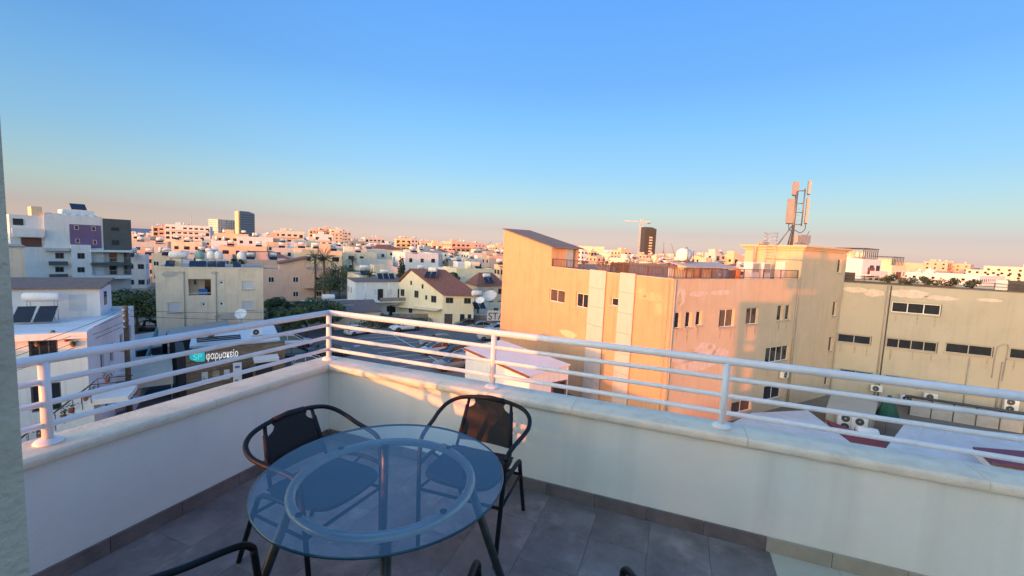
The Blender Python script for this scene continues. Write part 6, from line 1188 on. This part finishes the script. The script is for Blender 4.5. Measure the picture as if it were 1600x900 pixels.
# -- traced blocks behind and on the skyline: label, x0, x1, top, depth, wall, floors, style, rotation offset
SK = [
 ('low white house with a porch right of the purple block', 203, 225, 398, 105, 0, 2, '', 0), ('small cream house behind the cream block, far left of its roof', 218, 250, 378, 150, 6, 3, '', 10),
 ('cream low house right of the small cream house', 243, 262, 396, 120, 1, 2, '', 0), ('cream white block at the far left edge of the skyline', 201, 224, 371, 210, 6, 4, 'b', 0),
 ('pink lit five storey block, left of the twin blocks with the antenna', 246, 274, 354, 300, 4, 6, 'b', 12), ('white block with long balconies and a roof antenna', 272, 321, 352, 300, 0, 6, 'b', 0), ('grey white block right of the antenna block', 319, 334, 364, 330, 5, 4, 'b', 0),
 ('wide grey slab tower on the skyline, lower of the twin towers', 333, 367, 343, 620, 5, 12, 's', 32), ('orange block with white framed balconies, left one', 343, 382, 365, 190, 3, 4, 'b', 0), ('small white cube house in front of the orange balcony block', 334, 352, 376, 165, 0, 3, '', 0),
 ('wide white block right of the orange balcony block', 378, 420, 370, 185, 0, 4, '', 0), ('peach block in shade and sun under the stepped white block', 418, 472, 379, 190, 3, 3, '', 5), ('pink low block left of the stepped white block', 417, 434, 368, 260, 4, 4, '', 0), ('stepped white block with deep balconies above the pink house', 432, 470, 361, 280, 6, 5, 'b', 0),
 ('pink white two storey house lit by the sun behind the palms', 462, 497, 376, 210, 6, 3, '', 0), ('white block in front of the pink tower group', 491, 518, 366, 280, 0, 5, 'b', 0),
 ('pink tower, leftmost of the tall pink group', 484, 502, 359, 460, 4, 7, 'b', 0), ('pink tower with a lift shaft, second of the tall pink group', 499, 518, 356, 470, 4, 8, 'b', 0), ('pink tower, third of the tall pink group', 516, 534, 358, 465, 6, 7, 'b', 0), ('grey pink tower, rightmost of the tall pink group', 532, 547, 361, 470, 5, 7, 'b', 0),
 ('pale house with a solar roof behind the low palm', 497, 528, 390, 170, 0, 3, '', 0), ('peach house right of the palms', 530, 566, 392, 180, 3, 3, '', 0), ('pink flat block left of the brown towers', 545, 570, 376, 320, 4, 4, '', 0), ('brown grey block group on the skyline', 566, 600, 371, 360, 5, 5, 'b', 0), ('orange lit house below the brown grey block', 566, 604, 385, 230, 3, 4, '', 0), ('grey metal warehouse left of the cypress', 560, 612, 406, 130, 5, 2, 's', 0), ('long cream wall house in front of the grey warehouse', 556, 622, 418, 108, 6, 1, 's', 0),
 ('orange fronted tower left of the grey white block', 617, 642, 373, 300, 3, 6, 'b', -10), ('grey block beside the orange fronted tower', 640, 653, 373, 330, 5, 6, '', 0), ('cream four storey block with its left side lit and right side shaded', 630, 690, 391, 150, 6, 4, '', 24),
 ('orange block right of the four storey block, left one', 652, 676, 378, 330, 3, 5, 'b', 0), ('peach block with arches on the skyline', 668, 700, 380, 300, 3, 4, 'b', 0), ('wide pink orange block in the middle of the skyline', 692, 742, 378, 290, 4, 5, 'b', 0), ('pink block with dark windows left of the far crane', 735, 758, 380, 420, 4, 5, '', 0), ('orange house lit by the sun in front of the pink blocks', 694, 720, 407, 170, 3, 2, '', 0), ('pale house with a porch right of the lit orange house', 722, 748, 404, 190, 6, 3, '', 0), ('pink house beside the cream building edge', 752, 790, 400, 175, 4, 3, '', 0), ('orange house at the cream building edge on the skyline', 764, 790, 383, 400, 3, 4, '', 0), ('yellow low house behind the second red roof', 690, 775, 420, 118, 2, 2, '', 0), ('peach house against the cream building edge', 772, 800, 414, 115, 3, 3, '', 0),
 ('white block with a blue shaded side right of the penthouse', 903, 918, 390, 260, 0, 5, '', 0), ('brown block beside the white block at the penthouse', 917, 932, 392, 280, 3, 5, 'b', 0), ('long pink low block behind the roof railing', 915, 955, 401, 240, 4, 4, 's', 0), ('orange domed block on the skyline left of the crane', 955, 986, 391, 300, 3, 5, 'b', 0), ('pink stepped block at the foot of the crane', 994, 1024, 398, 300, 4, 5, '', 0), ('pink low block right of the crane', 1018, 1048, 400, 320, 4, 4, '', 0), ('pink block behind the drum tanks', 1036, 1062, 403, 300, 3, 4, '', 0),
 ('orange lit pair of houses right of the drum tanks', 1082, 1104, 400, 220, 3, 4, 'b', 0), ('dark grey block with lit balconies behind the white condensers', 1104, 1132, 395, 200, 5, 5, 'b', 0), ('block with orange lit balconies right of the dark grey one', 1128, 1160, 398, 200, 3, 4, 'b', 0), ('low orange house in front of the dark grey block', 1094, 1120, 409, 180, 3, 3, '', 0),
 ('white block with brown shutters and a roof pergola next to the tower', 1306, 1362, 404, 95, 0, 5, 'b', 0), ('yellow block with scaffold pipes right of the pergola block', 1360, 1402, 414, 120, 2, 4, '', 0), ('pink low row on the skyline right of the yellow block', 1404, 1462, 422, 300, 4, 4, '', 0), ('pink tower block on the right skyline', 1456, 1482, 409, 320, 4, 6, 'b', 0), ('second pink tower block joined to the first', 1480, 1508, 412, 320, 4, 6, 'b', 8), ('long white low building below the pink tower blocks', 1424, 1526, 428, 220, 0, 3, '', 0),
 ('wide pale pink block at the right edge of the skyline', 1538, 1586, 423, 260, 6, 5, 'b', 0), ('pale block with a dark roof storey at the right edge', 1578, 1640, 418, 250, 6, 5, 'b', 0)]
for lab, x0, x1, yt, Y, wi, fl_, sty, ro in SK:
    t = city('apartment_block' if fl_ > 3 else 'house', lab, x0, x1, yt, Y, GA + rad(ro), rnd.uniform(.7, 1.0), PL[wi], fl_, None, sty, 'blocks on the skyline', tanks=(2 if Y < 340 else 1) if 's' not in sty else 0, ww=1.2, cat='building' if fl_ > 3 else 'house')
    if 'pergola' in lab:
        W, D, h = t['dims']; pg = MB().bx(-W * .4, W * .4, -D * .45, D * .3, h + 2.3, h + 2.45).build('pergola_roof', m_dark, t)
        for k in range(8): MB().bx(-W * .4 + W * .8 * k / 7.5, -W * .4 + W * .8 * k / 7.5 + .15, -D * .45, -D * .43, h, h + 2.29).build('pergola_post', m_dark, t)
        for f in (2, 3, 4): MB().bx(-W * .2, W * .15, -D / 2 - .06, -D / 2 - .005, h - 3.2 * f + 2.6 - .2, h - 3.2 * f + 4.6).build('brown_shutter', mat('brown_shutter', (.20, .07, .045), rough=.7), t)
def tower(label, x0, x1, yt, Y, m, dm, rot, cut=0):
    a = gy((x0 + x1) / 2, yt, Y); W = (x1 - x0) / F_PX * Y * .82; h = a.z - ZG; t = thing('tower', label, 'tower', Vector((a.x, a.y + W * .3, ZG)), rot, 'towers on the skyline')
    MB().prism_y([(-W / 2, 0), (W / 2, 0), (W / 2, h - cut), (W * .1, h), (-W / 2, h)], -W * .3, W * .3).build('shaft', m, t); r_ = MB(); n = int(h / 3.3)
    for k in range(n): r_.bx(-W / 2 + .4, W / 2 - .4, -W * .3 - .15, -W * .3 - .002, 1.2 + 3.3 * k, 2.9 + 3.3 * k) if h - cut > 3.3 * k + 3 else None
    r_.build('window_bands', dm, t)['kind'] = 'stuff'; return t, W, h
m_tg = mat('tower_grey', (0.13, 0.17, 0.22), rough=.5, var=.08); m_tg2 = mat('tower_glass', (0.10, 0.12, 0.145), rough=.25)
t, W, h = tower('tall grey glass tower with a slanted top, higher of the twin towers', 365, 392, 330, 620, m_tg, m_tg2, rad(60), 2.5); MB().bx(-W / 2 - 1.6, -W / 2 - .01, -W * .25, W * .2, 0, h - .5).build('sunlit_side', m_wall_o, t)  # peach box puts the tower's sunlit left face into colour
t, W, h = tower('dark tower under construction beside the crane', 1004, 1028, 355, 520, mat('raw_concrete', (.05, .055, .06), rough=.9), mat('raw_floor', (.05, .05, .055), rough=.9), rad(14), 2.0)
for k in range(9): MB().bx(-W * .1, W * .18, -W * .3 - .3, -W * .3 - .16, 7 + 3.3 * k, 8.6 + 3.3 * k).build('lit_opening', m_wall_o, t)  # peach boxes paint the sunlight in the openings
def crane(label, px, py, Y, L, group='cranes', lean=None):
    a = gy(px, py, Y); h = a.z - ZG; t = thing('tower_crane', label, 'crane', Vector((a.x, a.y, ZG)), rad(4), group); mm = mat('crane_paint', (.55, .46, .40), rough=.6) if lean is None else mat('crane_dark', (.2, .18, .17), rough=.6); s = 1.1 if lean is None else .6
    m_ = MB()
    for sx in (-s, s):
        for sy in (-s, s): m_.bx(sx - .2, sx + .2, sy - .2, sy + .2, 0, h)
    for k in range(int(h / 3)): m_.obx((0, -s, 3 * k + 1.5), (s, 0, 1.5 if k % 2 else -1.5), (0, .1, 0), (-.05, 0, .08)); m_.obx((s, 0, 3 * k + 1.5), (0, s, 1.5 if k % 2 else -1.5), (.1, 0, 0), (0, -.05, .08))
    m_.build('mast', mm, t)
    if lean is None:
        MB().bx(-L * .68, -.3, -.5, .5, h, h + .9).build('jib', mm, t); MB().bx(.3, L * .32, -.5, .5, h, h + .9).build('counter_jib', mm, t); MB().bx(L * .24, L * .34, -.7, .7, h - 1.8, h - .01).build('counterweight', m_tg, t); MB().bx(-.9, .9, -.9, .9, h + .9, h + 3).build('cab', mm, t)
    else: MB().tube([(0, 0, h), (L * math.sin(lean), 0, h + L * math.cos(lean))], .45, 5).build('jib', mm, t)
crane('pale tower crane with a horizontal arm beside the dark tower', 1002, 347, 540, 34); crane('small distant crane with a raised arm right of the dark tower', 1037, 392, 700, 14, lean=rad(-3)); crane('second small distant crane with an arm leaning left', 1054, 398, 700, 20, lean=rad(-22)); crane('distant crane with an arm leaning right near the cream building edge', 758, 386, 700, 14, lean=rad(48))
t = thing('roof_antenna', 'thin roof antenna on the white block with long balconies', 'antenna', gy(299, 352, 306)); MB().tube([(0, 0, -2), (0, 0, 7.5)], .14, 5).build('mast', m_galv, t)

# -- the crowded houses between, only where something of them shows
def clear(x, y, r): return all((x - a) ** 2 + (y - b) ** 2 > (r + c) ** 2 for a, b, c in FILL)
q = random.Random(21); cells = []
Yc = 96.0
while Yc < 520:
    step = 15 + (Yc - 96) * 0.035; n = int(1.75 * Yc / step)
    for i in range(n):
        x = -0.95 * Yc + i * step * 1.02 + q.uniform(-3, 3); y = Yc + q.uniform(-3, 3); W = q.uniform(9, 14) * (1 + (Yc - 96) / 900); D = W * q.uniform(.7, 1.1); h = q.choice((3.8, 6.6, 6.9, 7.2, 9.6, 10.2)) + q.uniform(-.3, .5) + (Yc - 96) * 0.006
        px, py = topx((x, y, ZG + h))
        if px < 200 or px > 1660 or (790 < px < 905) or (905 <= px and py > hor(px) + 24) or (px < 240 and y < 110) or not clear(x, y, W * .55): continue
        cells.append((x, y, W, D, h))
    Yc += step * .95
GRP = 'low houses crowded in the middle distance'
DES = ['white', 'cream', 'yellow cream', 'peach', 'pink', 'grey', 'ivory']
def landmark(px, Y):
    far = 'close' if Y < 140 else ('midway' if Y < 230 else 'far')
    for lim, nm in ((232, 'the purple block'), (320, 'the cream block tanks'), (412, 'the cream block end'), (470, 'the pink house'), (545, 'the palms'), (600, 'the white mid house'), (640, 'the cypress'), (690, 'the gable'), (735, 'the gable roof'), (800, 'the second red roof'), (990, 'the penthouse railing'), (1170, 'the cream roof'), (1430, 'the stair tower'), (9999, 'the beige roof')):
        if px < lim: return far + ' behind ' + nm
for (x, y, W, D, h) in cells[:285]:
    wi = q.choices(range(7), (4, 3, 2, 2, 2, 2, 4))[0]; t = thing('house', '%s %s house %s' % (DES[wi], 'one storey' if h < 5 else ('two storey' if h < 8.6 else 'three storey'), landmark(topx((x, y, 0))[0], y)), 'house', Vector((x, y, ZG)), GA + q.uniform(-.12, .12), GRP)
    hx, hy = W / 2, D / 2; a = MB().bx(-hx, hx, -hy, hy, 0, h); a.build('wall', PL[wi], t); par = .35
    red = q.random() < .16; wide = W > D * 1.15
    if red: MB().add([(-hx - .4, -hy - .4, h + .01), (hx + .4, -hy - .4, h + .01), (hx + .4, hy + .4, h + .01), (-hx - .4, hy + .4, h + .01), (-hx * .4, 0, h + 2.2), (hx * .4, 0, h + 2.2)], [(0, 1, 5, 4), (1, 2, 5), (2, 3, 4, 5), (3, 0, 4), (3, 2, 1, 0)]).build('roof', m_tileroof, t)
    else:
        rm = q.choice((m_roofw, m_roofg, m_roofg, m_roofw, m_brownroof)); MB().bx(-hx + .2, hx - .2, -hy + .2, hy - .2, h + .001, h + .03).build('roof', rm, t)
        b = MB().bx(-hx, hx, -hy, -hy + .18, h + .001, h + par).bx(-hx, hx, hy - .18, hy, h + .001, h + par).bx(-hx, -hx + .18, -hy + .18, hy - .18, h + .001, h + par).bx(hx - .18, hx, -hy + .18, hy - .18, h + .001, h + par).build('parapet', PL[wi], t)
        if q.random() < .6: sx, sy = q.uniform(-.25, .25) * W, q.uniform(-.2, .25) * D; MB().bx(sx - 1.5, sx + 1.5, sy - 1.6, sy + 1.6, h + .031, h + 2.3).build('stair_house', PL[wi], t)
        for j in range(q.randint(1, 2)):
            tx, ty = q.uniform(-.4, .4) * W, q.uniform(-.45, .1) * D; tk = drum(MB(), (tx - .9, ty, h + 1.75), (tx + .9, ty, h + 1.75), .45, n=10).build('water_tank', m_tankw, t); MB().bx(tx - .6, tx - .5, ty - .25, ty + .25, h + .031, h + 1.4).bx(tx + .5, tx + .6, ty - .25, ty + .25, h + .031, h + 1.4).bx(tx - .6, tx + .6, ty - .04, ty + .04, h + .9, h + .98).build('tank_stand', m_galv, tk)
            MB().add([(tx - 1, ty - .6, h + 1.0), (tx + 1, ty - .6, h + 1.0), (tx + 1, ty - 1.6, h + .12), (tx - 1, ty - 1.6, h + .12), (tx - 1, ty - .6, h + .93), (tx + 1, ty - .6, h + .93), (tx + 1, ty - 1.6, h + .05), (tx - 1, ty - 1.6, h + .05)], [(0, 3, 2, 1), (4, 5, 6, 7), (0, 1, 5, 4), (1, 2, 6, 5), (2, 3, 7, 6), (3, 0, 4, 7)]).build('solar_panel', m_solar, t)
    r_ = MB(); fl_ = 1 if h < 5 else (2 if h < 8.6 else 3); fh = h / fl_
    for f in range(fl_):
        for O, U, L in (((-hx, -hy), (1, 0), W), ((hx, -hy), (0, 1), D), ((-hx, hy), (0, -1), D)):
            nc = max(2, int(L / 3.2)); nx, ny = U[1], -U[0]
            for c_ in range(nc):
                if q.random() < .15: continue
                w_ = q.choice((1.0, 1.3, 1.8)); u = L * (c_ + .5) / nc - w_ / 2; z = f * fh + .95; hh = 1.25
                r_.add([(O[0] + U[0] * (u + du) + nx * v, O[1] + U[1] * (u + du) + ny * v, z + dz) for v in (.002, .04) for du, dz in ((0, 0), (w_, 0), (w_, hh), (0, hh))], [(4, 5, 6, 7), (0, 1, 5, 4), (1, 2, 6, 5), (2, 3, 7, 6), (3, 0, 4, 7)])
    r_.build('window_rows', m_pane, t)['kind'] = 'stuff'
    if q.random() < .5: ax, ay = q.uniform(-.4, .4) * W, q.uniform(-.4, .4) * D; MB().tube([(ax, ay, h), (ax, ay, h + 3.2)], .03, 4).tube([(ax - .5, ay, h + 2.9), (ax + .5, ay, h + 2.9)], .02, 4).tube([(ax - .35, ay, h + 2.5), (ax + .35, ay, h + 2.5)], .02, 4).build('aerial', m_galv, t)
    t['label'] = t['label'].replace('house', ('wide ' if wide else '') + ('house, red hipped roof,' if red else ('house, %s roof%s,' % ({m_roofw: 'white', m_roofg: 'grey', m_brownroof: 'brown'}[rm], ' and stair hut' if 'stair_house' in [c.name.split('.')[0] for c in t.children] else ''))), 1)
for k in range(46):
    Y = q.uniform(100, 380); px = q.uniform(240, 790) if k < 36 else q.uniform(905, 1500); p = at_depth(px, Y)
    if not clear(p.x, p.y, 1.5): continue
    tree(('%s green tree between houses, ' % ('tall dark', 'small dark', 'broad dark', 'round dark')[k % 4]) + landmark(px, Y), p, q.uniform(6, 9.5), q.uniform(1.8, 3.2), 600, .34, 200 + k, None, 'trees between the mid distance houses', nc=9)
for k in range(5):
    tree(['leftmost', 'second', 'third', 'fourth', 'rightmost'][k] + ' of the leafy shrubs along the beige roof', BL(5.2 + 1.7 * k, 6.5, -1.1), 1.7, .85 + .15 * (k % 2), 500, .1, 400 + k, None, 'shrubs on the beige roof', kind='shrub', nc=8)
# far town beyond, hills and sea line
a = MB(); q = random.Random(5)
for k in range(900):
    Y = q.uniform(530, 1500); x = q.uniform(-.98, 1.08) * Y; w_ = q.uniform(8, 16); h = q.uniform(4, 12) + (q.random() < .12) * q.uniform(4, 10); a.bx(x - w_, x + w_, Y - w_ * .6, Y + w_ * .6, ZG, ZG + h, q.randint(0, 4))
tag(a.build('far_town', [m_wall_w, m_wall_c, m_wall_o, m_wall_p, m_wall_g]), 'far off roofs of the town reading as one mass', None, None, 'stuff')
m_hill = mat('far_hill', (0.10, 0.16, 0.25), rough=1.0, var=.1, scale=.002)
a = MB(); vs = []; 
for k in range(61):
    az = rad(-52 + 104 * k / 60); d = 7000; hgt = 12 + 52 * math.exp(-((k - 8) / 7.0) ** 2) + 8 * math.sin(k * .9) + 6 * math.sin(k * 2.3); vs += [(d * math.sin(az), d * math.cos(az), ZG - 5), (d * math.sin(az) * 1.05, d * math.cos(az) * 1.05, ZG + max(6, hgt))]
a.add(vs, [(2 * k, 2 * k + 2, 2 * k + 3, 2 * k + 1) for k in range(60)], 0, True); tag(a.build('hills', m_hill), 'low blue hills on the horizon', None, None, 'structure')
